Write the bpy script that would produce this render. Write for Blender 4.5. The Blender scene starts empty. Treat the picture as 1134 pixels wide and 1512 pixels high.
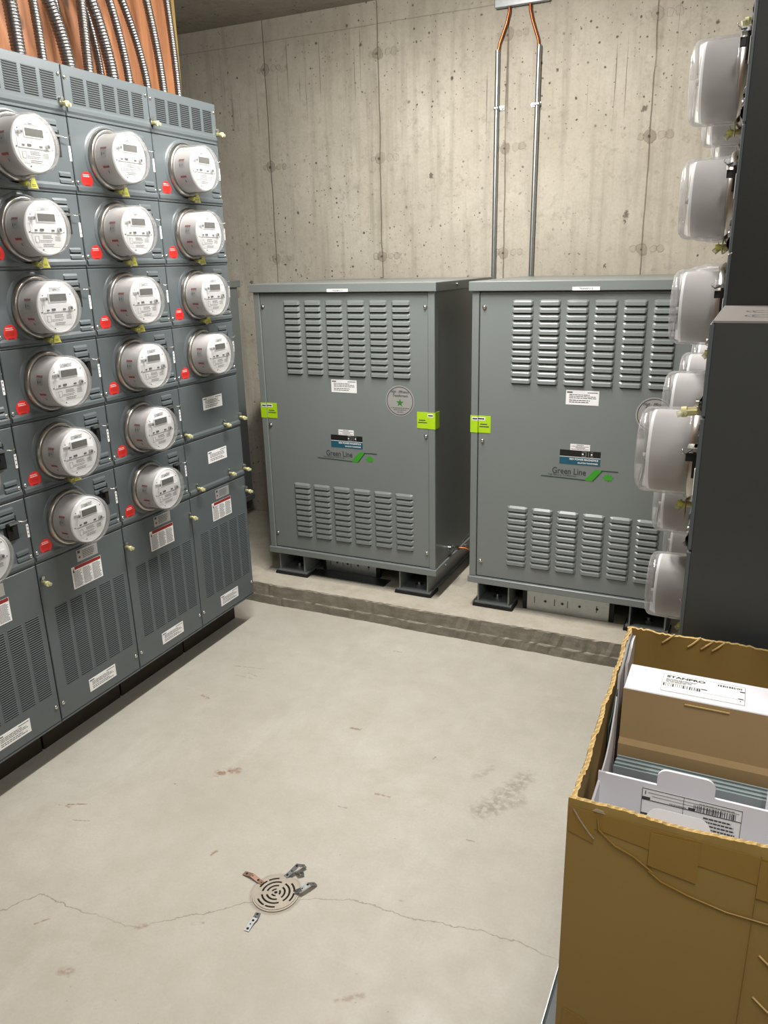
import bpy, math, random
from mathutils import Vector, Matrix
random.seed(7)
PI = math.pi
SC = bpy.context.scene
COL = SC.collection

# ------------------------------------------------------------------ mesh builder
class MB:
    def __init__(s):
        s.v = []; s.f = []; s.m = []; s.sm = []; s.mats = []
    def mi(s, mat):
        if mat not in s.mats: s.mats.append(mat)
        return s.mats.index(mat)
    def add(s, vs, fs, mat, smooth=False, M=None):
        o = len(s.v); k = s.mi(mat)
        for p in vs:
            p = Vector(p)
            s.v.append(tuple(M @ p) if M else tuple(p))
        for f in fs:
            s.f.append([i + o for i in f]); s.m.append(k); s.sm.append(smooth)
        return s
    def box(s, a, b, mat, M=None):
        x0, y0, z0 = a; x1, y1, z1 = b
        vs = [(x0,y0,z0),(x1,y0,z0),(x1,y1,z0),(x0,y1,z0),(x0,y0,z1),(x1,y0,z1),(x1,y1,z1),(x0,y1,z1)]
        return s.add(vs, [(0,3,2,1),(4,5,6,7),(0,1,5,4),(1,2,6,5),(2,3,7,6),(3,0,4,7)], mat, False, M)
    def bbox(s, a, b, mat, r=.003, M=None):
        # chamfered box
        x0, y0, z0 = a; x1, y1, z1 = b
        r = min(r, (x1-x0)*.45, (y1-y0)*.45, (z1-z0)*.45)
        vs = []; idx = {}
        for ix, X in enumerate((x0, x1)):
            for iy, Y in enumerate((y0, y1)):
                for iz, Z in enumerate((z0, z1)):
                    sx = r if ix == 0 else -r; sy = r if iy == 0 else -r; sz = r if iz == 0 else -r
                    for ax in range(3):
                        p = [X+sx, Y+sy, Z+sz]; p[ax] = (X, Y, Z)[ax]
                        idx[(ix,iy,iz,ax)] = len(vs); vs.append(tuple(p))
        fs = []
        for ax in range(3):
            o = [i for i in range(3) if i != ax]
            for sd in (0, 1):
                q = []
                for c in ((0,0),(1,0),(1,1),(0,1)):
                    k = [0,0,0]; k[ax] = sd; k[o[0]] = c[0]; k[o[1]] = c[1]
                    q.append(idx[(k[0],k[1],k[2],ax)])
                flip = (sd == 0) ^ (ax == 1)
                fs.append(tuple(reversed(q)) if flip else tuple(q))
        def key(k, ax): return idx[(k[0],k[1],k[2],ax)]
        for ax in range(3):          # edges along ax
            o = [i for i in range(3) if i != ax]
            for c in ((0,0),(1,0),(1,1),(0,1)):
                k0 = [0,0,0]; k1 = [0,0,0]
                k0[o[0]] = k1[o[0]] = c[0]; k0[o[1]] = k1[o[1]] = c[1]; k1[ax] = 1
                fs.append((key(k0,o[0]), key(k1,o[0]), key(k1,o[1]), key(k0,o[1])))
        for ix in (0,1):
            for iy in (0,1):
                for iz in (0,1):
                    fs.append((idx[(ix,iy,iz,0)], idx[(ix,iy,iz,1)], idx[(ix,iy,iz,2)]))
        return s.add(vs, fs, mat, False, M)
    def lathe(s, prof, mat, n=40, M=None, smooth=True):
        # profile [(r, h)] around the -Y axis (h runs along -Y)
        vs = []; fs = []
        for r, hh in prof:
            for i in range(n):
                a = 2*PI*i/n
                vs.append((r*math.cos(a), -hh, r*math.sin(a)))
        for j in range(len(prof)-1):
            for i in range(n):
                k = (i+1) % n
                fs.append((j*n+i, j*n+k, (j+1)*n+k, (j+1)*n+i))
        return s.add(vs, fs, mat, smooth, M)
    def disc(s, r, hh, mat, n=40, M=None):
        vs = [(r*math.cos(2*PI*i/n), -hh, r*math.sin(2*PI*i/n)) for i in range(n)]
        return s.add(vs, [tuple(range(n))], mat, False, M)
    def cyl(s, p0, p1, r, mat, n=16, caps=True, r1=None, M=None):
        p0 = Vector(p0); p1 = Vector(p1); d = (p1-p0).normalized()
        a = d.orthogonal().normalized(); b = d.cross(a)
        r1 = r if r1 is None else r1
        vs = [p0 + (a*math.cos(2*PI*i/n) + b*math.sin(2*PI*i/n))*r for i in range(n)]
        vs += [p1 + (a*math.cos(2*PI*i/n) + b*math.sin(2*PI*i/n))*r1 for i in range(n)]
        s.add(vs, [(i, (i+1) % n, n+(i+1) % n, n+i) for i in range(n)], mat, True, M)
        if caps:
            s.add(vs[:n], [tuple(reversed(range(n)))], mat, False, M)
            s.add(vs[n:], [tuple(range(n))], mat, False, M)
        return s
    def tube(s, pts, r, mat, n=10, rf=None, caps=True):
        pts = [Vector(p) for p in pts]; N = len(pts); vs = []; fs = []
        prev = None
        for i, p in enumerate(pts):
            d = (pts[min(i+1, N-1)] - pts[max(i-1, 0)]).normalized()
            if prev is None: a = d.orthogonal().normalized()
            else: a = (prev - d*prev.dot(d)).normalized()
            prev = a; b = d.cross(a)
            rr = rf(i) if rf else r
            for k in range(n):
                t = 2*PI*k/n
                vs.append(p + (a*math.cos(t) + b*math.sin(t))*rr)
        for i in range(N-1):
            for k in range(n):
                q = (k+1) % n
                fs.append((i*n+k, i*n+q, (i+1)*n+q, (i+1)*n+k))
        s.add(vs, fs, mat, True)
        if caps:
            s.add(vs[:n], [tuple(reversed(range(n)))], mat)
            s.add(vs[-n:], [tuple(range(n))], mat)
        return s
    def poly(s, pts, y, t, mat, M=None):
        # polygon given in (x, z), extruded from y (front) back to y+t
        n = len(pts)
        vs = [(x, y, z) for x, z in pts] + [(x, y+t, z) for x, z in pts]
        fs = [tuple(range(n)), tuple(reversed(range(n, 2*n)))] + [(i, n+i, n+(i+1) % n, (i+1) % n) for i in range(n)]
        return s.add(vs, fs, mat, False, M)
    def text(s, body, x, z, size, y, mat, align='LEFT', bold=0., sx=1., M=None, shear=0.):
        for p, polys in [text_mesh(body, align, bold, shear)]:
            vs = [(x + v[0]*size*sx, y, z + v[1]*size) for v in p]
            s.add(vs, polys, mat, False, M)
        return s
    def lines(s, x0, x1, z0, z1, n, y, mat, fill=.45, rag=.35, M=None):
        # unreadable small print: rows of fine bars
        st = (z1-z0)/n
        for i in range(n):
            zc = z1 - st*(i+.5); x = x0; e = x0 + (x1-x0)*(1 - rag*random.random())
            while x < e:
                w = (x1-x0)*random.uniform(.05, .16); w = min(w, e-x)
                vs = [(x,y,zc-st*fill/2),(x+w,y,zc-st*fill/2),(x+w,y,zc+st*fill/2),(x,y,zc+st*fill/2)]
                s.add(vs, [(0,1,2,3)], mat, False, M)
                x += w + (x1-x0)*.018
        return s
    def build(s, name, parent=None, mat=None, loc=None):
        me = bpy.data.meshes.new(name)
        me.from_pydata(s.v, [], s.f)
        for m in s.mats: me.materials.append(m)
        me.polygons.foreach_set('material_index', s.m)
        me.polygons.foreach_set('use_smooth', s.sm)
        me.update()
        o = bpy.data.objects.new(name, me); COL.objects.link(o)
        if parent: o.parent = parent
        if loc: o.location = loc
        return o

_tc = {}
def text_mesh(body, align, bold, shear):
    k = (body, align, bold, shear)
    if k in _tc: return _tc[k]
    c = bpy.data.curves.new('lettering', 'FONT'); c.body = body; c.align_x = align; c.offset = bold
    c.resolution_u = 3; c.shear = shear
    o = bpy.data.objects.new('lettering', c); COL.objects.link(o)
    dg = bpy.context.evaluated_depsgraph_get(); dg.update()
    me = bpy.data.meshes.new_from_object(o.evaluated_get(dg))
    r = ([tuple(v.co) for v in me.vertices], [tuple(p.vertices) for p in me.polygons])
    bpy.data.objects.remove(o); bpy.data.curves.remove(c); bpy.data.meshes.remove(me)
    _tc[k] = r
    return r

def tag(o, label=None, cat=None, group=None, kind=None):
    if label: o['label'] = label
    if cat: o['category'] = cat
    if group: o['group'] = group
    if kind: o['kind'] = kind
    return o
def empty(name, loc, rz=0, **k):
    o = bpy.data.objects.new(name, None); COL.objects.link(o)
    o.location = loc; o.rotation_euler = (0, 0, rz); o.empty_display_size = .1
    return tag(o, **k)
def copy_tree(o, parent=None):
    c = o.copy(); COL.objects.link(c); c.parent = parent
    for ch in list(o.children): copy_tree(ch, c)
    return c

# ------------------------------------------------------------------ materials
def srgb(r, g, b):
    f = lambda c: ((c/255+.055)/1.055)**2.4 if c/255 > .04045 else c/255/12.92
    return (f(r), f(g), f(b), 1)
def mat(name, col, rough=.5, metal=0., spec=.5, noise=0., nscale=40., bump=0., bscale=200., coat=0.):
    m = bpy.data.materials.new(name); m.use_nodes = True
    nt = m.node_tree; b = nt.nodes['Principled BSDF']
    b.inputs['Base Color'].default_value = col
    b.inputs['Roughness'].default_value = rough
    b.inputs['Metallic'].default_value = metal
    b.inputs['Specular IOR Level'].default_value = spec
    b.inputs['Coat Weight'].default_value = coat
    tc = nt.nodes.new('ShaderNodeTexCoord')
    if noise:
        n = nt.nodes.new('ShaderNodeTexNoise'); n.inputs['Scale'].default_value = nscale; n.inputs['Detail'].default_value = 5
        nt.links.new(tc.outputs['Object'], n.inputs['Vector'])
        mx = nt.nodes.new('ShaderNodeMix'); mx.data_type = 'RGBA'
        mx.inputs[6].default_value = [c*(1-noise) for c in col[:3]]+[1]
        mx.inputs[7].default_value = [min(1, c*(1+noise)) for c in col[:3]]+[1]
        nt.links.new(n.outputs['Fac'], mx.inputs[0]); nt.links.new(mx.outputs[2], b.inputs['Base Color'])
    if bump:
        n = nt.nodes.new('ShaderNodeTexNoise'); n.inputs['Scale'].default_value = bscale; n.inputs['Detail'].default_value = 2
        nt.links.new(tc.outputs['Object'], n.inputs['Vector'])
        bp = nt.nodes.new('ShaderNodeBump'); bp.inputs['Strength'].default_value = bump; bp.inputs['Distance'].default_value = .002
        nt.links.new(n.outputs['Fac'], bp.inputs['Height']); nt.links.new(bp.outputs['Normal'], b.inputs['Normal'])
    return m

class NG:
    """small helper for node arithmetic"""
    def __init__(s, m): s.nt = m.node_tree; s.N = s.nt.nodes; s.L = s.nt.links
    def _in(s, sock, v):
        if hasattr(v, 'is_output'): s.L.new(v, sock)
        else: sock.default_value = v
    def m(s, op, a, b=0., c=0., clamp=False):
        n = s.N.new('ShaderNodeMath'); n.operation = op; n.use_clamp = clamp
        s._in(n.inputs[0], a); s._in(n.inputs[1], b); s._in(n.inputs[2], c); return n.outputs[0]
    def vm(s, op, a, b=(0,0,0), out=0, scale=None):
        n = s.N.new('ShaderNodeVectorMath'); n.operation = op
        s._in(n.inputs[0], a); s._in(n.inputs[1], b)
        if scale is not None: s._in(n.inputs['Scale'], scale)
        return n.outputs['Value'] if op in ('DOT_PRODUCT', 'LENGTH', 'DISTANCE') else n.outputs['Vector']
    def noise(s, vec, scale, detail=4, rough=.5, col=False, dist=0.):
        n = s.N.new('ShaderNodeTexNoise'); s._in(n.inputs['Vector'], vec)
        n.inputs['Scale'].default_value = scale; n.inputs['Detail'].default_value = detail; n.inputs['Roughness'].default_value = rough
        n.inputs['Distortion'].default_value = dist
        return n.outputs['Color'] if col else n.outputs['Fac']
    def vor(s, vec, scale, feature='F1'):
        n = s.N.new('ShaderNodeTexVoronoi'); n.feature = feature; s._in(n.inputs['Vector'], vec); n.inputs['Scale'].default_value = scale
        return n
    def ramp(s, v, lo, hi, a=0., b=1.):
        n = s.N.new('ShaderNodeMapRange'); n.clamp = True; s._in(n.inputs[0], v)
        for i, x in enumerate((lo, hi, a, b)): n.inputs[i+1].default_value = x
        return n.outputs[0]
    def mix(s, f, a, b, mode='MIX'):
        n = s.N.new('ShaderNodeMix'); n.data_type = 'RGBA'; n.blend_type = mode
        s._in(n.inputs[0], f); s._in(n.inputs[6], a); s._in(n.inputs[7], b); return n.outputs[2]
    def comb(s, x, y, z):
        n = s.N.new('ShaderNodeCombineXYZ')
        for i, q in enumerate((x, y, z)): s._in(n.inputs[i], q)
        return n.outputs[0]
    def sep(s, v):
        n = s.N.new('ShaderNodeSeparateXYZ'); s._in(n.inputs[0], v); return n.outputs
    def seg(s, P, A, B):
        A = Vector(A); B = Vector(B); d = B-A; l2 = d.length_squared
        pa = s.vm('SUBTRACT', P, tuple(A))
        t = s.m('DIVIDE', s.vm('DOT_PRODUCT', pa, tuple(d)), l2, clamp=True)
        q = s.vm('SUBTRACT', pa, s.vm('SCALE', tuple(d), scale=t))
        return s.vm('LENGTH', q)
    def bump(s, hgt, strength=.4, dist=.004):
        n = s.N.new('ShaderNodeBump'); n.inputs['Strength'].default_value = strength; n.inputs['Distance'].default_value = dist
        s._in(n.inputs['Height'], hgt); s.L.new(n.outputs[0], s.N['Principled BSDF'].inputs['Normal'])

def new_mat(name, rough=.8):
    m = bpy.data.materials.new(name); m.use_nodes = True
    b = m.node_tree.nodes['Principled BSDF']; b.inputs['Roughness'].default_value = rough
    g = NG(m); geo = g.N.new('ShaderNodeTexCoord')
    return m, g, geo.outputs['Object'], b

# floor: smooth trowelled concrete with cracks and scuffs (object space = world space)
M_floor, g, P, b = new_mat('trowelled_concrete_floor', .55)
n1 = g.noise(P, 1.3, 6, .6); n2 = g.noise(P, 9, 6, .65); n3 = g.noise(P, 130, 2)
c = g.mix(g.ramp(n1, .32, .68), srgb(176,171,160), srgb(196,192,182))
c = g.mix(g.m('MULTIPLY', g.ramp(n2, .35, .75), .55), c, srgb(166,160,147))
c = g.mix(g.m('MULTIPLY', g.ramp(g.noise(P, 3.2, 6, .7, dist=.6), .55, .75), .4), c, srgb(160,152,138))
c = g.mix(g.m('MULTIPLY', g.ramp(g.noise(g.vm('MULTIPLY', P, (1,.35,1)), 6, 5, .65), .55, .7), .3), c, srgb(206,203,194))
c = g.mix(g.m('MULTIPLY', g.ramp(n3, .3, .7), .16), c, srgb(150,142,128))
sp = g.vor(P, 34); spk = g.m('MULTIPLY', g.ramp(sp.outputs['Distance'], .03, .10, 1, 0), g.ramp(g.noise(P, 2.1, 2), .56, .62))
c = g.mix(g.m('MULTIPLY', spk, .55), c, srgb(120,108,92))
wob = g.vm('SCALE', g.vm('SUBTRACT', g.noise(P, 14, 4, .7, True), (.5,.5,.5)), scale=.035)
wob2 = g.vm('SCALE', g.vm('SUBTRACT', g.noise(P, 60, 2, .6, True), (.5,.5,.5)), scale=.01)
Pc = g.vm('ADD', g.vm('ADD', P, wob), wob2); Pc = g.vm('MULTIPLY', Pc, (1,1,0))
ck = [(-1.633,1.035),(-1.581,1.12),(-1.436,1.121),(-1.266,1.136),(-1.048,1.317),(-.917,1.389),(-.802,1.439),(-.648,1.441),(-.478,1.476),(-.375,1.481),(-.259,1.472),(.1,1.5)]
d = None
for A, B in zip(ck[:-1], ck[1:]):
    q = g.seg(Pc, (A[0],A[1],0), (B[0],B[1],0)); d = q if d is None else g.m('MINIMUM', d, q)
crack = g.ramp(d, .0006, .0026, 1, 0)
crack = g.m('MULTIPLY', crack, g.ramp(g.noise(P, 5, 2), .3, .5, .4, 1))
c = g.mix(g.m('MULTIPLY', crack, .5), c, srgb(100,88,74))
def stain(c, A, B, w, col, amt, fine=.9):
    wv = g.vm('SCALE', g.vm('SUBTRACT', g.noise(P, 45, 4, .7, True), (.5,.5,.5)), scale=w*2.2)
    q = g.seg(g.vm('MULTIPLY', g.vm('ADD', P, wv), (1,1,0)), (A[0],A[1],0), (B[0],B[1],0))
    return g.mix(g.m('MULTIPLY', g.m('MULTIPLY', g.ramp(q, w*.2, w, 1, 0), amt), g.ramp(g.noise(P, 60, 3), .38, .55)), c, col)
rust = srgb(128,92,62)
for A, B, w, a in [((-1.165,2.142),(-1.135,2.15),.012,.8), ((-1.45,1.742),(-1.405,1.775),.022,.75), ((-.93,1.85),(-.885,1.852),.007,.6),
                   ((-1.83,2.36),(-1.70,2.385),.004,.6), ((-1.74,2.33),(-1.69,2.325),.004,.6), ((-1.78,2.30),(-1.70,2.30),.004,.5),
                   ((-1.26,2.735),(-1.235,2.733),.01,.5), ((-1.34,.965),(-1.32,.972),.014,.5), ((-1.82,1.41),(-1.78,1.416),.006,.5),
                   ((-1.809,2.115),(-1.775,2.109),.010,.6), ((-1.796,1.422),(-1.743,1.448),.004,.85), ((-1.725,1.375),(-1.676,1.392),.0035,.6),
                   ((-1.246,1.424),(-1.240,1.441),.007,.7), ((-1.514,1.042),(-1.493,1.067),.004,.6), ((-1.263,1.137),(-1.248,1.150),.010,.5), ((-.70,1.16),(-.65,1.2),.01,.4)]:
    c = stain(c, A, B, w, rust, a)
for A, B, w, a in [((-.60,1.90),(-.52,2.10),.045,.5), ((-.67,2.05),(-.63,2.12),.02,.3), ((-.56,1.93),(-.50,1.99),.03,.35)]:
    c = stain(c, A, B, w, srgb(122,114,102), a)
for A, B, w, a in [((-1.141,1.204),(-1.117,1.217),.006,.7), ((-1.552,1.638),(-1.539,1.636),.004,.8), ((-.829,2.091),(-.826,2.101),.005,.6), ((-.598,1.769),(-.577,1.769),.004,.5), ((-1.010,1.752),(-.983,1.754),.004,.5), ((-.686,1.485),(-.669,1.490),.004,.5)]:
    c = stain(c, A, B, w, srgb(84,74,62), a)
# worn ring around the drain
dd = g.vm('LENGTH', g.vm('MULTIPLY', g.vm('SUBTRACT', g.vm('ADD', P, wob2), (-.998,1.375,0)), (1,1,0)))
c = g.mix(g.m('MULTIPLY', g.ramp(g.m('ABSOLUTE', g.m('SUBTRACT', dd, .067)), 0, .007, 1, 0), .5), c, srgb(120,105,88))
g.L.new(c, b.inputs['Base Color'])
g.L.new(g.ramp(n2, .3, .7, .42, .62), b.inputs['Roughness'])
g.bump(g.m('SUBTRACT', g.m('ADD', g.m('MULTIPLY', n2, .25), g.m('MULTIPLY', n3, .06)), g.m('MULTIPLY', crack, .5)), .25, .004)

def concrete_wall(name, wall=True, dark=1.0):
    m, g, P, b = new_mat(name, .85)
    xyz = g.sep(P)
    n1 = g.noise(P, 1.1, 5, .6); n2 = g.noise(P, 8, 6, .7); n3 = g.noise(P, 90, 3)
    st = g.noise(g.vm('MULTIPLY', P, (1, 1, .06)), 22, 5, .6)
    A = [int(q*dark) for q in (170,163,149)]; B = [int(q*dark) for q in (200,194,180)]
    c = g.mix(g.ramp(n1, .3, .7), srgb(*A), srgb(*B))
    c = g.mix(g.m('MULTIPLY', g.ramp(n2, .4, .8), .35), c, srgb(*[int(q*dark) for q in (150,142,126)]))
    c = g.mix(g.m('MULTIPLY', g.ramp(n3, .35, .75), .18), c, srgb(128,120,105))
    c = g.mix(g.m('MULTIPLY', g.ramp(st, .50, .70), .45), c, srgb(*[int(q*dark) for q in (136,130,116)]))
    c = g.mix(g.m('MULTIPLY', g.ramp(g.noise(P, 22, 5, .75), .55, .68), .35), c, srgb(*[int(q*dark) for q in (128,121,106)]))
    hgt = g.m('MULTIPLY', n3, .1)
    # bug holes of several sizes
    for sc, r, lo, am in ((12, .12, .50, .88), (24, .15, .48, .85), (50, .17, .48, .7)):
        vv = g.vor(g.vm('ADD', P, g.vm('SCALE', g.noise(P, 40, 2, .5, True), scale=.012)), sc)
        rnd = g.sep(vv.outputs['Color'])[0]
        hole = g.m('MULTIPLY', g.ramp(vv.outputs['Distance'], r*.5, r, 1, 0), g.ramp(rnd, .52, .54))
        hole = g.m('MULTIPLY', hole, g.ramp(g.noise(P, 1.7, 2), lo-.14, lo+.02))
        c = g.mix(g.m('MULTIPLY', hole, am), c, srgb(58,52,42)); hgt = g.m('SUBTRACT', hgt, hole)
    if wall:
        wv = g.m('MULTIPLY', g.m('SUBTRACT', g.noise(P, 3.5, 3), .5), .025)
        u = g.m('WRAP', g.m('ADD', g.m('ADD', xyz[0], 1.180), wv), .33, -.33)
        v = g.m('WRAP', g.m('SUBTRACT', xyz[2], 1.622), .2375, -.2375)
        seam = g.m('MULTIPLY', g.ramp(g.m('ABSOLUTE', u), .001, .0045, 1, 0), g.ramp(g.noise(P, 4, 3), .25, .45, .55, 1))
        c = g.mix(g.m('MULTIPLY', seam, .75), c, srgb(78,68,54)); hgt = g.m('SUBTRACT', hgt, seam)
        halo = g.m('MULTIPLY', g.ramp(g.m('ABSOLUTE', u), .0, .035, 1, 0), g.ramp(n2, .4, .65))
        c = g.mix(g.m('MULTIPLY', halo, .35), c, srgb(132,122,104))
        nn = g.m('MULTIPLY', g.m('SUBTRACT', g.noise(P, 22, 4, .7), .5), .045)
        tv = g.ramp(g.noise(P, 2.6, 2), .35, .6, .35, 1)
        for du, r0, aa in ((0., .025, .62), (.05, .014, .18), (.086, .015, .3), (-.037, .013, .22)):
            uu = g.m('SUBTRACT', u, du)
            rr = g.m('SQRT', g.m('ADD', g.m('MULTIPLY', uu, uu), g.m('MULTIPLY', v, v)))
            rr = g.m('ADD', rr, nn)
            fill = g.ramp(rr, r0*.8, r0, 1, 0); rim = g.ramp(g.m('ABSOLUTE', g.m('SUBTRACT', rr, r0)), .0005, .004, 1, 0)
            c = g.mix(g.m('MULTIPLY', g.m('MULTIPLY', fill, tv), aa*1.1), c, srgb(124,114,98))
            c = g.mix(g.m('MULTIPLY', g.m('MULTIPLY', rim, tv), aa*.7), c, srgb(90,80,66)); hgt = g.m('SUBTRACT', hgt, g.m('MULTIPLY', rim, .6))
        # plug hole in the middle of each tie
        uu = g.m('ADD', u, .004); rr = g.m('ADD', g.m('SQRT', g.m('ADD', g.m('MULTIPLY', uu, uu), g.m('MULTIPLY', v, v))), g.m('MULTIPLY', nn, .5))
        c = g.mix(g.m('MULTIPLY', g.ramp(rr, .004, .008, 1, 0), .8), c, srgb(60,52,42))
        # level line of the pour near the top, and thin runs below it
        zl = g.m('ABSOLUTE', g.m('SUBTRACT', g.m('ADD', xyz[2], g.m('MULTIPLY', wv, .3)), 2.70))
        c = g.mix(g.m('MULTIPLY', g.ramp(zl, .0008, .003, 1, 0), .55), c, srgb(96,86,70))
        run = g.noise(g.vm('MULTIPLY', P, (1, 1, .012)), 60, 2, .5)
        rl = g.m('MULTIPLY', g.ramp(run, .655, .675), g.m('MULTIPLY', g.ramp(xyz[2], 2.15, 2.3), g.ramp(xyz[2], 2.66, 2.70, 1, 0)))
        rl = g.m('MULTIPLY', rl, g.ramp(g.noise(g.vm('MULTIPLY', P, (1,1,.4)), 3, 2), .48, .55))
        c = g.mix(g.m('MULTIPLY', rl, .7), c, srgb(92,84,70))
        c = g.mix(g.m('MULTIPLY', g.ramp(g.m('ADD', xyz[2], g.m('MULTIPLY', n2, .2)), 2.45, 2.85), .35), c, srgb(120,112,98))  # painted light fall-off: wall colour darkens towards the ceiling
        # honeycombed pockets
        for px, pz, w in ((-.60,1.78,.022), (-.605,1.75,.015), (-1.36,1.50,.02), (-2.68,1.5,.018), (-.68,1.55,.012), (-.55,2.21,.02), (-1.56,2.0,.02)):
            q = g.vm('LENGTH', g.vm('MULTIPLY', g.vm('SUBTRACT', g.vm('ADD', P, g.vm('SCALE', g.vm('SUBTRACT', g.noise(P, 50, 3, .7, True), (.5,.5,.5)), scale=.05)), (px, 0, pz)), (1,0,.7)))
            k = g.ramp(q, w*.35, w*.6, 1, 0)
            c = g.mix(g.m('MULTIPLY', k, .75), c, srgb(70,62,50)); hgt = g.m('SUBTRACT', hgt, k)
    g.L.new(c, b.inputs['Base Color']); g.bump(hgt, .6, .004)
    return m
M_wall = concrete_wall('board_formed_concrete')
M_conc = concrete_wall('plain_concrete', False)
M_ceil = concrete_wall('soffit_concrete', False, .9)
# pad: pale top, darker rough riser
M_pad, g, P, b = new_mat('pad_concrete', .9)
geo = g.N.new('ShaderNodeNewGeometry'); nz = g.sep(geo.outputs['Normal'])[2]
n2 = g.noise(P, 12, 6, .7); n3 = g.noise(P, 120, 3)
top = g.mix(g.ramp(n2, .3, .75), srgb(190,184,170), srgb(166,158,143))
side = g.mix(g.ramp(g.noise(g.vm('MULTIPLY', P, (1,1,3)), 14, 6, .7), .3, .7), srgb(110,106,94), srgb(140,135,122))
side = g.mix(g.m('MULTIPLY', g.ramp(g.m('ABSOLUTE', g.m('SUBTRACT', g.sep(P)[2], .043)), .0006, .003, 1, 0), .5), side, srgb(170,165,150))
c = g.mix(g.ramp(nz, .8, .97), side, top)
vv = g.vor(P, 60); c = g.mix(g.m('MULTIPLY', g.ramp(vv.outputs['Distance'], .05, .12, 1, 0), .5), c, srgb(92,84,70))
g.L.new(c, b.inputs['Base Color']); g.bump(g.m('ADD', n2, g.m('MULTIPLY', n3, .5)), .5, .006)

# plywood / timber
M_ply, g, P, b = new_mat('stained_plywood', .6)
w = g.noise(g.vm('MULTIPLY', P, (1, 1, .16)), 20, 5, .6, dist=1.2)
w2 = g.noise(g.vm('MULTIPLY', P, (1, 1, .05)), 120, 3, .6)
c = g.mix(g.ramp(w, .3, .7), srgb(140,90,58), srgb(176,120,80)); c = g.mix(g.m('MULTIPLY', g.ramp(w2, .4, .7), .3), c, srgb(118,62,32))
for ky, kz in ((2.12,2.36),(2.33,2.47),(2.62,2.26),(2.0,2.62)):
    q = g.vm('LENGTH', g.vm('MULTIPLY', g.vm('SUBTRACT', g.vm('ADD', P, g.vm('SCALE', g.noise(P, 30, 2, .5, True), scale=.01)), (0, ky, kz)), (0,1.3,.7)))
    c = g.mix(g.ramp(q, .008, .02, .85, 0), c, srgb(74,36,18))
g.L.new(c, b.inputs['Base Color'])

G_tr = mat('grey_enamel_transformer', srgb(118,124,123), .32, noise=.04, nscale=6, bump=.05, bscale=300)
G_bk = mat('blue_grey_enamel', srgb(86,93,96), .34, noise=.04, nscale=8, bump=.05, bscale=300)
G_dk = mat('dark_slot_and_shade', srgb(18,19,20), .7, noise=.1)
G_rb = mat('shade_dark_enamel', srgb(30,30,29), .5, noise=.06, nscale=5, bump=.05)  # shade on the tall right cabinet sides, put into the paint colour
G_rt = mat('charcoal_enamel', srgb(58,61,62), .42, noise=.06, nscale=5, bump=.05)
M_kick = mat('dark_plinth', srgb(58,53,44), .8, noise=.2)  # dark brown base, with the shade under the cabinets in its colour
M_steel = mat('brushed_steel', srgb(176,172,166), .28, 1., noise=.12, nscale=90)
M_galv = mat('galvanised_steel', srgb(172,176,178), .38, 1., noise=.15, nscale=60)
M_zinc = mat('zinc_screw', srgb(205,205,200), .25, 1., noise=.05)
M_flex = mat('flexible_steel_conduit', srgb(128,125,124), .33, 1.)
M_cu = mat('bare_copper', srgb(176,98,62), .32, 1., noise=.15, nscale=60)
M_white = mat('white_label', srgb(236,236,236), .5, noise=.03)
M_ink = mat('printed_ink', srgb(62,62,64), .6, noise=.1)
M_inkl = mat('faded_ink', srgb(134,134,136), .6, noise=.1)
M_red = mat('red_sticker', srgb(214,48,42), .45, noise=.04)
M_redd = mat('dark_red_print', srgb(138,34,30), .5, noise=.05)
M_silver = mat('silver_label', srgb(176,176,174), .4, .4, noise=.05)
M_body = mat('meter_shell_grey', srgb(184,181,180), .42, .0, noise=.04, nscale=20)
M_face = mat('meter_face_white', srgb(246,246,248), .5, noise=.02)
M_lcd = mat('lcd_glass', srgb(56,54,44), .3, noise=.1)
M_black = mat('black_plastic', srgb(22,22,22), .45, noise=.1)
M_rub = mat('black_rubber', srgb(28,28,28), .85, noise=.2)
M_lime = mat('lime_sticker', srgb(168,208,20), .5, noise=.04)
M_yel = mat('yellow_seal', srgb(208,206,92), .45, noise=.06)
M_cream = mat('cream_lock_cap', srgb(206,202,150), .45, noise=.06)
M_brass = mat('brass_lock', srgb(196,190,140), .35, .7, noise=.1)
M_teal = mat('teal_nameplate', srgb(24,84,104), .4, noise=.05)
M_green = mat('leaf_green_print', srgb(58,148,36), .45, noise=.08)
M_dgreen = mat('dark_green_print', srgb(38,66,44), .5, noise=.08)
M_card = mat('brown_cardboard', srgb(146,120,64), .75, noise=.07, nscale=9, bump=.12, bscale=60)
M_cardi = mat('kraft_inner_board', srgb(164,138,98), .8, noise=.06, nscale=10, bump=.1, bscale=60)
M_cardw = mat('white_carton_board', srgb(222,222,228), .8, spec=.2, noise=.02)
M_corr = mat('corrugated_edge', srgb(196,168,112), .85, noise=.2, nscale=160)
M_foam = mat('white_foam_sheet', srgb(224,222,224), .7, noise=.03)
M_rust = mat('rusty_steel', srgb(150,120,104), .55, .6, noise=.3, nscale=60)
M_grate = mat('weathered_grate', srgb(168,160,146), .5, .35, noise=.2, nscale=40)
M_pit = mat('dark_drain_pit', srgb(20,18,16), .9, noise=.1)
M_edge = mat('teal_glass_edge', srgb(96,128,126), .15, .3, noise=.1)

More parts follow.
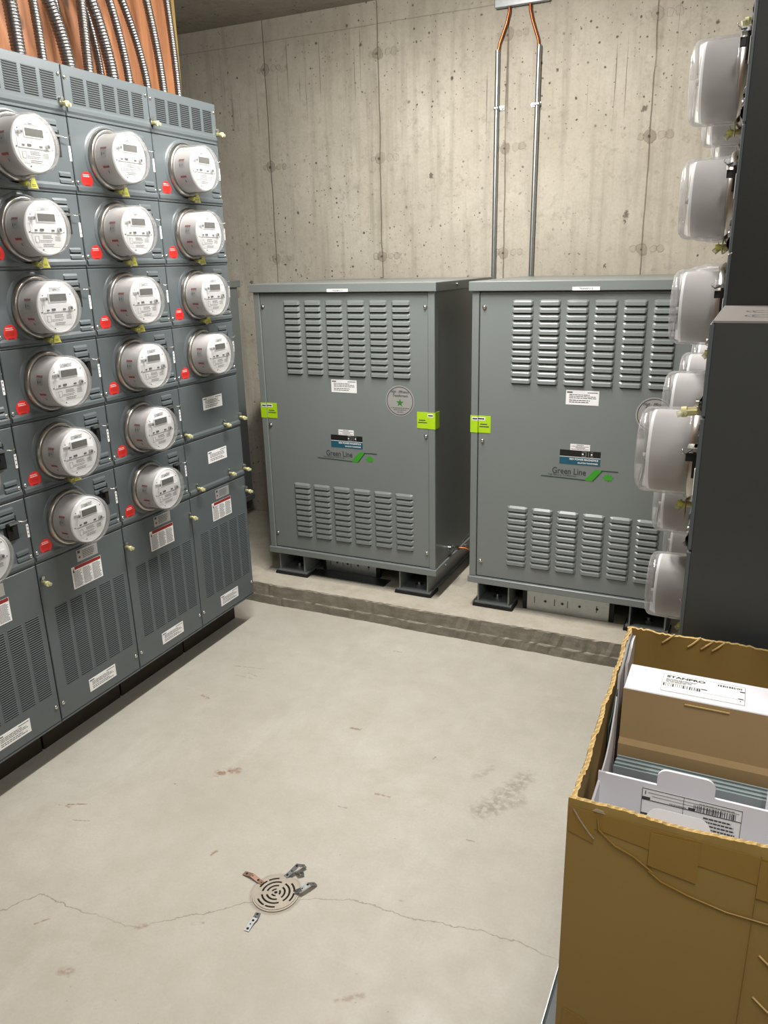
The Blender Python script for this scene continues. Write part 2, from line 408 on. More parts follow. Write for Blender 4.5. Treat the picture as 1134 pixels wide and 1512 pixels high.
def mix_clear(name, tint, fres=.9, rough=.04, body=.0, bcol=(1,1,1,1)):
    m = bpy.data.materials.new(name); m.use_nodes = True; nt = m.node_tree; nt.nodes.clear()
    out = nt.nodes.new('ShaderNodeOutputMaterial'); t = nt.nodes.new('ShaderNodeBsdfTransparent'); t.inputs[0].default_value = tint
    gl = nt.nodes.new('ShaderNodeBsdfGlossy'); gl.inputs['Roughness'].default_value = rough
    fr = nt.nodes.new('ShaderNodeFresnel'); fr.inputs[0].default_value = 1.45
    n = nt.nodes.new('ShaderNodeTexNoise'); n.inputs['Scale'].default_value = 12
    mr = nt.nodes.new('ShaderNodeMapRange'); mr.inputs[3].default_value = rough; mr.inputs[4].default_value = rough*2.2
    nt.links.new(n.outputs['Fac'], mr.inputs[0]); nt.links.new(mr.outputs[0], gl.inputs['Roughness'])
    mx = nt.nodes.new('ShaderNodeMixShader'); k = nt.nodes.new('ShaderNodeMath'); k.operation = 'MULTIPLY'; k.inputs[1].default_value = fres; nt.links.new(fr.outputs[0], k.inputs[0]); nt.links.new(k.outputs[0], mx.inputs[0]); nt.links.new(t.outputs[0], mx.inputs[1]); nt.links.new(gl.outputs[0], mx.inputs[2])
    last = mx
    if body:
        df = nt.nodes.new('ShaderNodeBsdfDiffuse'); df.inputs[0].default_value = bcol
        m2 = nt.nodes.new('ShaderNodeMixShader'); m2.inputs[0].default_value = body
        nt.links.new(mx.outputs[0], m2.inputs[1]); nt.links.new(df.outputs[0], m2.inputs[2]); last = m2
    nt.links.new(last.outputs[0], out.inputs[0]); return m
M_clear = mix_clear('clear_polycarbonate', (.97,.97,.97,1), fres=.6, rough=.06, body=.09, bcol=(.95,.95,.95,1))
M_film = mix_clear('clear_tape_film', (.97,.95,.88,1), rough=.2, body=.14, bcol=(.9,.9,.88,1))
M_lid = mix_clear('clear_seal_plastic', (.9,.9,.8,1), rough=.1, body=.35, bcol=(.8,.8,.6,1))

# ------------------------------------------------------------------ room
YW = 3.94
def struct(name, mb, label=None):
    return tag(mb.build(name), kind='structure', label=label)
struct('floor', MB().box((-5.2,-2.6,-.1),(1.6,YW,0), M_floor))
struct('wall_back', MB().box((-5.2,YW,-.1),(1.6,YW+.2,3.0), M_wall))
struct('ceiling', MB().box((-5.2,-2.6,2.80),(1.6,YW,3.0), M_ceil))
struct('wall_left', MB().box((-2.47,-2.6,0),(-2.27,2.90,2.80), M_conc))
struct('wall_alcove', MB().box((-5.2,2.90-2.2,0),(-5.0,YW,2.80), M_conc).box((-5.0,.7,0),(-2.47,.9,2.8), M_conc))
struct('wall_right', MB().box((.42,1.24,0),(1.6,YW,2.80), M_conc).box((1.4,-2.6,0),(1.6,1.24,2.80), M_conc))
struct('wall_front', MB().box((-2.27,-2.6,0),(1.4,-2.4,2.80), M_conc))

# housekeeping pad with a rough two-lift riser
pad = MB()
N = 300; PX0, PX1, PY, PZ = -4.99, .41, 2.953, .104
random.seed(3)
prof = [(-.006,0.0),(-.0055,.038),(-.0025,.045),(0.0,.099),(.004,.104)]
rows = []
for i in range(N+1):
    x = PX0 + (PX1-PX0)*i/N
    wob = .004*math.sin(x*7)+.003*math.sin(x*17+1)
    rr = []
    for j, (dy, z) in enumerate(prof):
        k = .0035 if 0 < j else .002
        rr.append((x, PY+dy+wob*.5+random.uniform(-k, k), max(0, z+(random.uniform(-k,k)*.6 if 0 < j < 4 else 0))))
    rr.append((x, YW-.002, PZ)); rows.append(rr)
vs = [p for r in rows for p in r]; K = len(prof)+1
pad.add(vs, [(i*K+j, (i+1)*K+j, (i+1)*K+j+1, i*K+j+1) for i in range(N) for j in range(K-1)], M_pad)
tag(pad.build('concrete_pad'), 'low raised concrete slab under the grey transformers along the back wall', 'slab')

# plywood board behind the conduits
pl = MB()
pl.bbox((-2.268,.2,0),(-2.25,1.42,2.798), M_ply, .002); pl.bbox((-2.268,1.424,0),(-2.25,2.888,2.798), M_ply, .002)
pl.box((-2.268,2.889,0),(-2.249,2.907,2.798), M_card)
tag(pl.build('plywood_backboard'), 'orange brown stained timber backboard behind the steel conduits', 'board')

# ------------------------------------------------------------------ shared small shapes
def screw(mb, x, z, r=.0055, y=0, h=.004, m=None):
    T = Matrix.Translation((x, y, z))
    mb.lathe([(r,0),(r,h*.5),(r*.75,h),(0.0001,h*1.1)], m or M_zinc, 12, T)
def label_part(name, parent, x0, x1, z0, z1, y, paint, base=None, t=.0008, lab=None):
    b_ = MB().box((x0, y-t, z0), (x1, y, z1), base or M_white)
    paint(b_, y-t-.0003)
    o = b_.build(name, parent)
    if lab: o['label'] = lab
    return o
def plain_label(name, parent, x0, x1, z0, z1, y, lab=None):
    def paint(m, yy):
        w = x1-x0; h = z1-z0
        m.lines(x0+.03*w, x0+.2*w, z1-.2*h, z1-.08*h, 1, yy, M_ink, .8, .1)
        m.lines(x0+.65*w, x1-.04*w, z1-.18*h, z1-.09*h, 1, yy, M_ink, .6, 0)
        m.lines(x0+.1*w, x1-.06*w, z0+.42*h, z1-.24*h, 3, yy, M_ink, .4, .3)
        m.lines(x0+.1*w, x1-.08*w, z0+.12*h, z0+.38*h, 2, yy, M_ink, .4, .3)
    return label_part(name, parent, x0, x1, z0, z1, y, paint, lab=lab)

def wedge(mb, x0, x1, z0, z1, y, d, e, m, mdark):
    # pressed louvre: flush at the top, standing out by d at its lower lip, tapered ends
    zt = z1; zb = z0
    vs = [(x0,y,zt-.15*(zt-zb)),(x0+e,y,zt),(x1-e,y,zt),(x1,y,zt-.15*(zt-zb)),
          (x0,y,zb+.1*(zt-zb)),(x1,y,zb+.1*(zt-zb)),
          (x0+e*.8,y-d*.85,zt-.42*(zt-zb)),(x1-e*.8,y-d*.85,zt-.42*(zt-zb)),
          (x0+e*.7,y-d,zb),(x1-e*.7,y-d,zb)]
    mb.add(vs, [(1,6,7,2),(6,8,9,7),(0,6,1),(2,7,3),(0,4,8,6),(3,7,9,5)], m, False)
    mb.add([(x0+e*.5,y-.0006,zb+.12*(zt-zb)),(x1-e*.5,y-.0006,zb+.12*(zt-zb)),(x1-e*.5,y-.0006,zb-.25*(zt-zb)),(x0+e*.5,y-.0006,zb-.25*(zt-zb))], [(0,1,2,3)], mdark)  # dark opening, carried on below the lip as a painted shadow
def vents(mb, x0, x1, z0, z1, n, gap_to, y, m, cols):
    st = (z1-z0)/n
    for cx in cols:
        mb.add([(cx+.002,y-.0004,z0),(cx+gap_to-.002,y-.0004,z0),(cx+gap_to-.002,y-.0004,z1),(cx+.002,y-.0004,z1)], [(0,1,2,3)], G_dk)
        for i in range(n):
            zt = z1 - st*i
            h = st*.47
            vs = [(cx,y,zt),(cx+gap_to,y,zt),(cx+gap_to-.001,y-.0020,zt-h),(cx+.001,y-.0020,zt-h),(cx,y,zt-h*1.0),(cx+gap_to,y,zt-h)]
            mb.add(vs, [(0,3,2,1),(0,4,3),(1,2,5)], m)

# ------------------------------------------------------------------ electric meter (front towards -Y)
def make_meter():
    t = empty('electric_meter', (0,0,0))
    MB().lathe([(.0905,0),(.0925,.006),(.0925,.016),(.089,.022),(.087,.024),(.082,.024),(.082,.002)], M_steel, 48).build('socket_ring', t)
    cv = MB()
    cv.lathe([(.084,.022),(.0845,.028),(.0815,.030)], M_clear, 56); cv.lathe([(.0815,.030),(.0800,.099)], M_clear, 56); cv.lathe([(.0800,.099),(.0785,.1065),(.075,.1115),(.070,.1135)], M_clear, 56); cv.disc(.070,.1135,M_clear,56)
    cv.lathe([(.0700,.1135),(.0695,.1150),(.0680,.1150),(.0675,.1135)], M_clear, 56)
    cv.build('glass_cover', t)
    bd = MB()
    bd.lathe([(.0765,.018),(.0765,.024),(.0755,.026),(.0752,.086),(.0745,.090)], M_body, 56)
    bd.lathe([(.0745,.090),(.0738,.0945),(.0715,.096),(.069,.0945)], M_face, 56)
    # red banded labels on the side of the shell
    def patch(a0, a1, h0, h1, m, r=.0768):
        n = 8; vs = []
        for i in range(n+1):
            a = math.radians(a0+(a1-a0)*i/n)
            vs += [(r*math.cos(a), -h0, r*math.sin(a)), (r*math.cos(a), -h1, r*math.sin(a))]
        bd.add(vs, [(2*i, 2*i+2, 2*i+3, 2*i+1) for i in range(n)], m, True)
    for side in (0,):
        f = lambda a: a
        patch(f(158), f(163), .043, .068, M_redd); patch(f(164), f(181), .046, .068, M_silver, .0766)
        patch(f(170), f(177), .048, .051, M_ink, .0769); patch(f(171), f(175), .055, .062, M_inkl, .0769)
        patch(f(200), f(205), .044, .070, M_redd)
        patch(f(212), f(218), .058, .061, M_ink)
    bd.build('meter_body', t)
    fp = MB().disc(.070, .0945, M_face, 48)
    y = -.0950
    fp.box((-.033,y-.003,.0155),(.037,y,.0415), M_white)
    fp.box((-.058,y-.0012,-.012),(.058,y,.012), M_face)
    fp.add([(-.05,y-.0004,-.052),(.05,y-.0004,-.052),(.058,y-.0004,-.016),(-.058,y-.0004,-.016)], [(0,1,2,3)], M_white)
    random.seed(11)
    fp.lines(-.026, .026, .046, .058, 3, y-.0004, M_inkl, .5, .2)
    fp.lines(-.018, .020, -.030, -.019, 3, y-.0008, M_ink, .45, .2)
    fp.lines(-.030, .020, -.040, -.032, 2, y-.0008, M_inkl, .5, .2)
    fp.lines(-.020, .024, -.051, -.042, 2, y-.0008, M_ink, .45, .2)
    fp.lines(.026, .048, -.036, -.022, 4, y-.0008, M_inkl, .5, .1)
    fp.text('kWh', -.012, .0485, .007, y-.0009, M_ink)
    for x0, z0, x1, z1 in ((-.046,-.040,-.045,-.022),(-.033,-.040,-.032,-.022),(-.046,-.040,-.032,-.039),(-.046,-.023,-.032,-.022)):
        fp.box((x0,y-.001,z0),(x1,y-.0004,z1), M_inkl)
    fp.box((-.055,y-.0016,-.0135),(.056,y-.0008,-.0125), M_inkl)
    for x0, w_, hh in ((-.044,.008,.004),(-.026,.013,.006),(.016,.010,.004)):
        fp.box((x0,y-.0035,-.008),(x0+w_,y,-.008+hh), M_black)
    for a in (35, 145, 190, -10, 250): fp.cyl((.063*math.cos(math.radians(a)),y,.063*math.sin(math.radians(a))), (.063*math.cos(math.radians(a)),y-.001,.063*math.sin(math.radians(a))), .0018, M_black, 8)
    fp.build('face_plate', t)
    MB().box((-.029,-.0990,.0185),(.033,-.0978,.0385), M_lcd).box((-.008,-.0992,.024),(-.006,-.0989,.034), M_ink).box((.006,-.0992,.024),(.008,-.0989,.034), M_ink).build('display', t)
    kn = MB(); kn.cyl((.043,-.095,-.004),(.043,-.104,-.004), .0065, M_silver, 16); kn.cyl((.043,-.104,-.004),(.043,-.1045,-.004), .004, M_black, 14)
    kn.build('reset_button', t)
    kn = MB(); kn.cyl((-.048,-.093,.026),(-.048,-.106,.026), .0055, M_silver, 14); kn.cyl((-.048,-.106,.026),(-.048,-.1065,.026), .003, M_black, 10); kn.box((-.060,-.097,.022),(-.046,-.094,.030), M_silver)
    kn.build('optical_port', t)
    return t
def make_seal():
    # barrel lock with a yellow cap and a triangular pull tag, at the ring's lower edge
    s_ = MB()
    s_.cyl((.010,-.004,-.096),(.010,-.030,-.098), .0062, M_brass, 14); s_.cyl((.010,-.030,-.098),(.010,-.038,-.099), .0075, M_yel, 14)
    s_.cyl((.010,-.030,-.098),(.012,-.041,-.108), .006, M_lid, 12)
    s_.tube([(.012,-.03,-.095),(.022,-.034,-.086),(.034,-.03,-.083)], .0008, M_zinc, 6)
    s_.poly([(.030,-.108),(.058,-.108),(.050,-.082),(.038,-.080)], -.024, .0012, M_yel)
    s_.poly([(.026,-.110),(.062,-.110),(.052,-.078),(.036,-.077)], -.0225, .0006, M_lid)
    s_.lines(.036,.052,-.105,-.096,2,-.0245,M_ink,.3,.2)
    return s_
METER = make_meter()
SEAL = make_seal().build('seal_tag')

# ------------------------------------------------------------------ meter cabinets (front plane y=0, facing -Y; x -.191..+.191)
W2 = .1905; PITCH = .2215
def cab_body(mb, top, mat_front, mat_side, depth=.262, z0=.142):
    mb.box((-W2,.003,z0),(W2,depth,top), mat_side)
    mb.box((-W2+.004,.115,0),(W2-.004,depth-.01,z0), M_kick)
def cover_cell(parent, zt, zb, m, meter=True, kind='meter'):
    c_ = MB()
    c_.bbox((-W2+.0015,-.004,zb+.0012),(W2-.0015,.0035,zt-.0012), m, .0018)
    # folded rib along the bottom of the cover
    c_.add([(-W2+.004,-.004,zb+.030),(W2-.004,-.004,zb+.030),(W2-.004,-.0085,zb+.022),(-W2+.004,-.0085,zb+.022),
            (W2-.004,-.0085,zb+.012),(-W2+.004,-.0085,zb+.012),(W2-.004,-.004,zb+.006),(-W2+.004,-.004,zb+.006)],
           [(0,3,2,1),(3,5,4,2),(5,7,6,4)], m)
    if meter:
        T = Matrix.Translation((-.035,0,(zt-.108)))
        c_.lathe([(.104,.004),(.100,.0075),(.096,.0085),(.0905,.0085)], m, 40, T)
        for i in range(3): wedge(c_, .088, .145, zt-.030-.0195*i, zt-.014-.0195*i, -.004, .004, .003, m, G_dk)
        for i in range(2): wedge(c_, .128, .176, zt-.172-.0195*i, zt-.158-.0195*i, -.004, .004, .003, m, G_dk)
        screw(c_, .1795, zt-.1875, .0062, -.004); screw(c_, -.1795, zt-.1855, .0062, -.004)
    return c_.build('meter_cover' if meter else 'blank_cover', parent)
def meter_extras(parent, zt, first=True):
    st = MB().disc(.0245, .0048, M_red, 24, Matrix.Translation((-.1415,0,zt-.175)))
    T = Matrix.Translation((-.1415,0,zt-.175)); random.seed(5)
    st.lines(-.157,-.126,zt-.168,zt-.158,2,-.0052,M_white,.35,.3); st.lines(-.160,-.123,zt-.184,zt-.170,4,-.0052,M_redd,.3,.2); st.lines(-.152,-.131,zt-.195,zt-.188,1,-.0052,M_redd,.6,.1)
    st.build('warning_sticker', parent)
    bc = MB().box((.1805,-.0052,zt-.126),(.1885,-.004,zt-.083), M_white)
    for i in range(3): bc.box((.183,-.0055,zt-.092-.012*i),(.186,-.0052,zt-.088-.012*i), M_ink)
    bc.build('barcode_strip', parent)
    br = MB(); zc = zt-.055
    br.box((.100,-.0055,zc-.062),(.150,-.0040,zc+.012), G_dk)
    br.box((.108,-.012,zc-.056),(.140,-.004,zc-.004), M_black); br.box((.118,-.024,zc-.030),(.130,-.010,zc-.016), M_black)
    h_ = br.build('breaker', parent)
    hp = MB(); hp.box((.112,-.022,zc-.010),(.146,-.004,zc-.004), M_galv); hp.tube([(.146,-.014,zc-.006),(.160,-.022,zc-.010),(.170,-.026,zc-.007),(.166,-.028,zc-.002)], .0016, M_zinc, 6)
    hp.build('padlock_hasp', h_)
def lock(parent, x, z, tail=True):
    l_ = MB(); l_.box((x-.006,-.010,z-.006),(x+.006,0,z+.010), M_galv)
    l_.cyl((x,-.008,z),(x,-.028,z-.002), .0068, M_brass, 12); l_.cyl((x,-.026,z-.002),(x,-.034,z-.003), .0085, M_cream, 12)
    if tail: l_.cyl((x,-.020,z),(x+.006,-.040,z-.006), .0055, M_lid, 10); l_.cyl((x+.001,-.006,z+.014),(x+.001,-.014,z+.014), .006, M_zinc, 10)
    return l_.build('barrel_lock', parent)
def meter_cabinet(loc, rz, label, rows=6, blanks=0, top=2.186, locks=(), m=None, mside=None, lower=True, tail_lab=True, depth=.262):
    m = m or G_bk; mside = mside or m
    t = empty('meter_cabinet', loc, rz, label=label, cat='electrical cabinet')
    b_ = MB(); cab_body(b_, top, m, mside, depth); b_.build('enclosure', t)
    z = top - .1445
    v_ = MB(); v_.bbox((-W2+.0015,-.004,z+.0012),(W2-.0015,.0035,top-.001), m, .0018)
    v_.add([(-W2+.004,-.004,z+.034),(W2-.004,-.004,z+.034),(W2-.004,-.0085,z+.026),(-W2+.004,-.0085,z+.026),(W2-.004,-.0085,z+.016),(-W2+.004,-.0085,z+.016),(W2-.004,-.004,z+.009),(-W2+.004,-.004,z+.009)],
           [(0,3,2,1),(3,5,4,2),(5,7,6,4)], m)
    vents(v_, 0, 0, z+.040, top-.028, 12, .054, -.004, m, [-.158+.0665*i for i in range(5)])
    screw(v_, .178, top-.03, .006, -.004); screw(v_, -.181, top-.035, .006, -.004)
    v_.build('vent_panel', t)
    for i in range(rows):
        cover_cell(t, z, z-PITCH, m); meter_extras(t, z); z -= PITCH
    for i in range(blanks):
        cover_cell(t, z, z-PITCH, m, False)
        random.seed(30+i); plain_label('instruction_label', t, -.052, .074, z-.112, z-.062, -.004)
        z -= PITCH
    if lower:
        lo = MB(); lo.bbox((-W2+.0015,-.004,.152),(W2-.0015,.0035,z-.0012), m, .0018)
        lo.box((-W2+.001,-.002,.142),(W2-.001,.003,.150), m)
        vents(lo, 0, 0, .263, .550, 38, .0545, -.004, m, [-.149+.0663*i for i in range(5)])
        screw(lo, .176, .209, .007, -.004); screw(lo, -.176, .209, .007, -.004)
        lo.build('lower_panel', t)
        random.seed(9)
        def pr(q, yy):
            q.box((-.022,yy-.0002,.690),(-.012,yy,.699), M_ink); q.disc(.0045, -yy+.0002, M_redd, 12, Matrix.Translation((-.016,0,.676)))
            q.lines(-.002,.060,.668,.697,5,yy,M_ink,.4,.3)
        label_part('rating_plate', t, -.0265,.066,.662,.702,-.004, pr, M_silver, lab='silver rating plate')
        def pw(q, yy):
            q.box((-.044,yy-.0002,.640),(.073,yy,.6515), M_redd)
            for k in range(3): q.lines(-.052+.042*k,-.014+.042*k,.578,.636,14,yy,M_ink,.45,.25)
            q.add([(-.054,yy,.632),(-.046,yy,.632),(-.050,yy,.648)],[(0,1,2)],M_ink)
        label_part('danger_label', t, -.057,.0745,.574,.6515,-.004, pw, lab='white label with a red heading')
        random.seed(13); plain_label('instruction_label', t, -.057, .070, .184, .231, -.004)
    for x, zz in locks: lock(t, x, zz)
    return t

XL = -1.9836
YC = [1.4125, 1.795, 2.1775, 2.560]
names_col = ['leftmost grey meter cabinet, cut by the left edge of the photo',
             'grey meter cabinet with six meters, second from the left edge',
             'grey meter cabinet with six meters, standing left of the one with four meters',
             'grey meter cabinet with four meters above two blank covers, nearest the back wall']
cfg = [dict(rows=6, locks=[(.2025-.0,.651),(.172,2.074)]),
       dict(rows=6, locks=[(.1955,.640),(.172,2.074)]),
       dict(rows=6, locks=[(.195,2.072),(.180,.640),(.2,.970)]),
       dict(rows=4, blanks=2, locks=[(.186,.974),(.071,.965),(.078,.752),(.186,.746),(.186,.645),(-.14,.743),(.186,2.080)])]
for i in range(4):
    meter_cabinet((XL, YC[i], 0), PI/2, names_col[i], **cfg[i])
rown = ['top', 'second-from-top', 'third-from-top', 'fourth-from-top', 'fifth-from-top', 'bottom']
coln = ['in the cut-off leftmost column', 'in the second column from the left edge', 'in the third column from the left edge', 'in the four-meter column nearest the back wall']
first = True
def put_meter(x, y, z, rz, label, group, seal, lcdtag=None):
    global first
    if first: t = METER; first = False
    else: t = copy_tree(METER)
    t.location = (x, y, z); t.rotation_euler = (0, 0, rz); tag(t, label, 'electric meter', group)
    if seal:
        s_ = SEAL.copy(); COL.objects.link(s_); s_.parent = t
    return t
for i in range(4):
    for k in range(6 if i < 3 else 4):
        if i == 0 and k < 4: continue
        zt = 2.0415 - PITCH*k
        put_meter(XL, YC[i]-.035, zt-.108, PI/2, '%s round electric meter %s' % (rown[k], coln[i]),
                  'electric meters on the left cabinet bank', k < 3 or (i == 1 and k == 4))

# right bank, seen end-on
XR = -.060
tall = [(1.866, 'tall dark cabinet end with meters, behind the shorter cabinet at the right'),
        (2.2485, 'meter cabinet at the right, second behind the tall dark end'),
        (2.631, 'farthest meter cabinet at the right, next to the right-hand transformer')]
for j, (yc, lb) in enumerate(tall):
    meter_cabinet((XR, yc, 0), -PI/2, lb, rows=6, depth=.45, m=G_bk, mside=G_rb, locks=[(.172,2.074),(.186,.640)])
    for k in range(6):
        zt = 2.0415 - PITCH*k
        cn = ['on the tall dark cabinet at right', 'in the column behind the tall dark cabinet', 'in the farthest right-hand column'][j]
        put_meter(XR, yc+.035, zt-.112, -PI/2, '%s electric meter seen side-on %s' % (rown[k], cn), 'electric meters on the right cabinet bank', True)
t = meter_cabinet((XR, 1.4835, 0), -PI/2, 'shorter dark grey cabinet at the right, its flat side behind the open carton', rows=1, blanks=0, top=1.500, lower=True, depth=.45, m=G_bk, mside=G_rt, locks=[(.166,1.362)])
M_dust = mat('dusty_top_enamel', srgb(132,127,124), .5, noise=.08)
tp = MB().box((-W2,0,1.500),(W2,.45,1.503), M_dust)
for cx, cy in ((.085,.075),(-.02,.075),(.085,.165),(-.02,.165)):
    for r0 in (.034,.024):
        n = 36; vs = []
        for i in range(n):
            a = 2*PI*i/n
            vs += [(cx+r0*math.cos(a), cy+r0*math.sin(a), 1.5033), (cx+(r0-.0016)*math.cos(a), cy+(r0-.0016)*math.sin(a), 1.5033)]
        tp.add(vs, [(2*i, (2*i+2) % (2*n), (2*i+3) % (2*n), 2*i+1) for i in range(n)], G_dk)
tp.build('top_plate', t)
put_meter(XR, 1.509, 1.251, -PI/2, 'largest electric meter seen side-on, on the shorter cabinet above the carton', 'electric meters on the right cabinet bank', True)
bpy.data.objects.remove(SEAL)

# ------------------------------------------------------------------ flexible conduits
def conduit(y0, lean, r, x=-2.10, label='', rise=.62, xt=None):
    mb = MB(); pts = []; pit = .0088 if r > .017 else .0078
    n = int(rise/(pit/6))
    for i in range(n+1):
        s_ = rise*i/n
        yy = y0 - lean*(s_/.22)**1.7 if s_ > 0 else y0
        pts.append((x + (0 if xt is None else (xt-x)*(s_/rise)**2), yy, 2.186+s_))
    mb.tube(pts, r, M_flex, 18, rf=lambda i: r*(1+.12*abs(math.cos(PI*i/6))-.07))
    return mb, pts
base = [(1.950,.012,.0205,'leftmost'),(2.040,.010,.0135,'second from the left'),(2.150,.062,.0205,'third from the left, leaning left'),
        (2.232,-.002,.0155,'fifth from the left'),(2.345,.052,.0195,'sixth from the left, thick and leaning'),
        (2.425,.040,.0135,'eighth from the left'),(2.520,.058,.0135,'ninth from the left, leaning left'),(2.607,.026,.0145,'second from the right'),(2.693,.010,.0130,'rightmost, beside the concrete wall')]
zc = 2.186
def finish_conduit(mb, y0, r, x, label):
    t = mb.build('flexible_conduit'); tag(t, label, 'conduit', 'flexible conduits above the left cabinets')
    c_ = MB(); c_.cyl((x,y0,zc),(x,y0,zc+.018), r*1.25, M_galv, 20); c_.cyl((x,y0,zc+.018),(x,y0,zc+.026), r*1.12, M_galv, 20)
    c_.bbox((x+r*1.1,y0-r*.4,zc),(x+r*1.1+.014,y0+r*1.6,zc+.016), M_zinc, .003); c_.cyl((x+r*1.2,y0+r*1.0,zc+.016),(x+r*1.2,y0+r*1.0,zc+.022), .006, M_zinc, 10)
    c_.build('conduit_connector', t)
for y0, lean, r, nm in base:
    mb, _ = conduit(y0, lean, r)
    finish_conduit(mb, y0, r, -2.10, 'ribbed steel flexible conduit, %s' % nm)
mb, _ = conduit(2.215, .018, .0105, x=-2.17); finish_conduit(mb, 2.215, .0105, -2.17, 'thin ribbed steel conduit behind the left-leaning third one')
mb, _ = conduit(2.360, .03, .0125, x=-2.165); finish_conduit(mb, 2.360, .0125, -2.165, 'thin ribbed steel conduit half hidden behind the thick leaning sixth one')

# ------------------------------------------------------------------ transformers
def transformer(xc, dx=0., dz=0., label='', lidtext='TRANSFO 4', full=True, feet_dx=0., Y0=3.07):
    D = .74
    t = empty('transformer', (xc, Y0, .104), 0, label=label, cat='transformer')
    z = lambda q: q-.104
    hb = .440
    b_ = MB()
    yF = .024
    b_.box((-hb,yF+.006,z(.252)),(hb,D,z(1.478)), G_tr)                 # carcass
    for sx in (-1, 1):                                                # corner posts
        x0, x1 = (-hb-.002, -hb+.028) if sx < 0 else (hb-.028, hb+.002)
        b_.bbox((x0,yF-.012,z(.252)),(x1,yF+.03,z(1.478)), G_tr, .002)
    b_.build('enclosure', t)
    f = MB(); f.bbox((-hb+.030,yF-.006,z(.256)),(hb-.030,yF+.006,z(1.472)), G_tr, .0015)
    yp = yF-.006
    # columns of pressed louvres
    for cx in range(6):
        x0 = -.288+.1066*cx+dx
        for i in range(12): wedge(f, x0, x0+.086, z(1.421)-.0276*i, z(1.421)-.0276*i+.0215, yp, .0085, .012, G_tr, G_dk)
        for i in range(10): wedge(f, x0, x0+.090, z(.574)-.0273*i, z(.574)-.0273*i+.0225, yp, .0085, .014, G_tr, G_dk)
    f.build('front_panel', t)
    for q in (1.414, .870, .328):
        for sx in (-.3965, .3985):
            s_ = MB(); screw(s_, sx+dx*.5, z(q), .0075, yp, .008); s_.cyl((sx+dx*.5,yp,z(q)),(sx+dx*.5,yp-.0015,z(q)), .0095, M_zinc, 14); s_.build('screw', t)
    lid = MB(); lid.bbox((-.453,0,z(1.476)),(.453,D+.02,z(1.513)), G_tr, .002)
    lid.build('lid', t)
    for q in (.25, .55):
        s_ = MB(); s_.cyl((.453,q,z(1.497)),(.459,q,z(1.497)), .007, M_zinc, 12); s_.build('screw', t)
    bs = MB(); bs.bbox((-.448,.004,z(.222)),(.448,D+.012,z(.252)), G_tr, .002); bs.build('base_rail', t)
    for q in (.12, .40, .62):
        s_ = MB(); s_.cyl((.448,q,z(.240)),(.453,q,z(.240)), .005, M_zinc, 10); s_.build('screw', t)
    for cx in (-.335+feet_dx, .325+feet_dx):                               # channel skids, open at the front
        fo = MB(); w_ = .073; z0 = z(.118); z1 = z(.221); y1 = D-.03
        fo.box((cx-w_,.03,z0),(cx-w_+.006,y1,z1), G_tr); fo.box((cx+w_-.006,.03,z0),(cx+w_,y1,z1), G_tr)
        fo.box((cx-w_,.03,z1-.006),(cx+w_,y1,z1), G_tr); fo.box((cx-w_-.012,.026,z0),(cx+w_+.012,y1,z0+.006), G_tr)
        fo.build('skid_channel', t)
        bo = MB(); bo.cyl((cx,.10,z0+.006),(cx,.10,z0+.014), .020, M_galv, 16); bo.cyl((cx,.10,z0+.014),(cx,.10,z0+.026), .010, M_galv, 6); bo.build('anchor_bolt', t)
        pd = MB(); pd.box((cx-w_-.018,.018,z(.104)+.0003),(cx+w_+.018,.115,z0), M_rub)
        for i in range(16):
            xx = cx-w_-.016+i*(2*w_+.03)/16; pd.cyl((xx,.014,z(.111)),(xx,.019,z(.111)), .003, M_rub, 8)
        pd.build('isolation_pad', t)
    wb = MB()
    a0, a1, by = (-.205, .075, .145) if not full else (-.19, .165, .07)
    wb.box((a0,by,z(.1045)),(a1,by+.30,z(.200)), M_galv)
    for xx in (a0-.02, a1): wb.box((xx,by+.004,z(.1045)),(xx+.02,by+.02,z(.200)), G_dk)
    w_ = a1-a0
    for i in range(4):
        wb.cyl((a0+w_*(.23+.21*i),by-.0006,z(.156)),(a0+w_*(.23+.21*i),by+.001,z(.156)), .006, M_black, 12)
    for i in (.09,.34,.5,.85): wb.box((a0+w_*i,by-.0006,z(.140)),(a0+w_*i+.003,by+.001,z(.172)), M_black)
    wb.build('wiring_box', t)
    # labels
    ly = yp
    random.seed(21); plain_label('instruction_label', t, -.06+dx, .068+dx, z(1.041), z(1.098), ly)
    ci = MB(); T = Matrix.Translation((.277+dx,0,z(1.017)))
    ci.disc(.068, -ly+.0006, M_silver, 48, T); 
    vs = []; n = 60
    for i in range(n):
        a = 2*PI*i/n
        vs += [(.0625*math.cos(a), ly-.0010, .0625*math.sin(a)), (0.0595*math.cos(a), ly-.0010, .0595*math.sin(a))]
    ci.add(vs, [(2*i, (2*i+2) % (2*n), (2*i+3) % (2*n), 2*i+1) for i in range(n)], M_ink, False, T)
    ci.text('High - Efficiency', .277+dx, z(1.052), .0165, ly-.001, M_ink, 'CENTER', .015, .80, None, .3)
    ci.text('Transformers', .277+dx, z(1.035), .0165, ly-.001, M_ink, 'CENTER', .015, .80, None, .3)
    st = []
    for i in range(10):
        a = PI/2 + i*PI/5; r_ = .0185 if i % 2 == 0 else .0072
        st.append((.277+dx+r_*math.cos(a), z(1.009)+r_*math.sin(a)))
    c0 = (.277+dx, z(1.009))
    for i in range(10):
        p, q = st[i], st[(i+1) % 10]
        ci.add([(c0[0],ly-.0012,c0[1]),(p[0],ly-.0011,p[1]),(q[0],ly-.0011,q[1])], [(0,2,1)], M_dgreen if i % 2 else M_green)
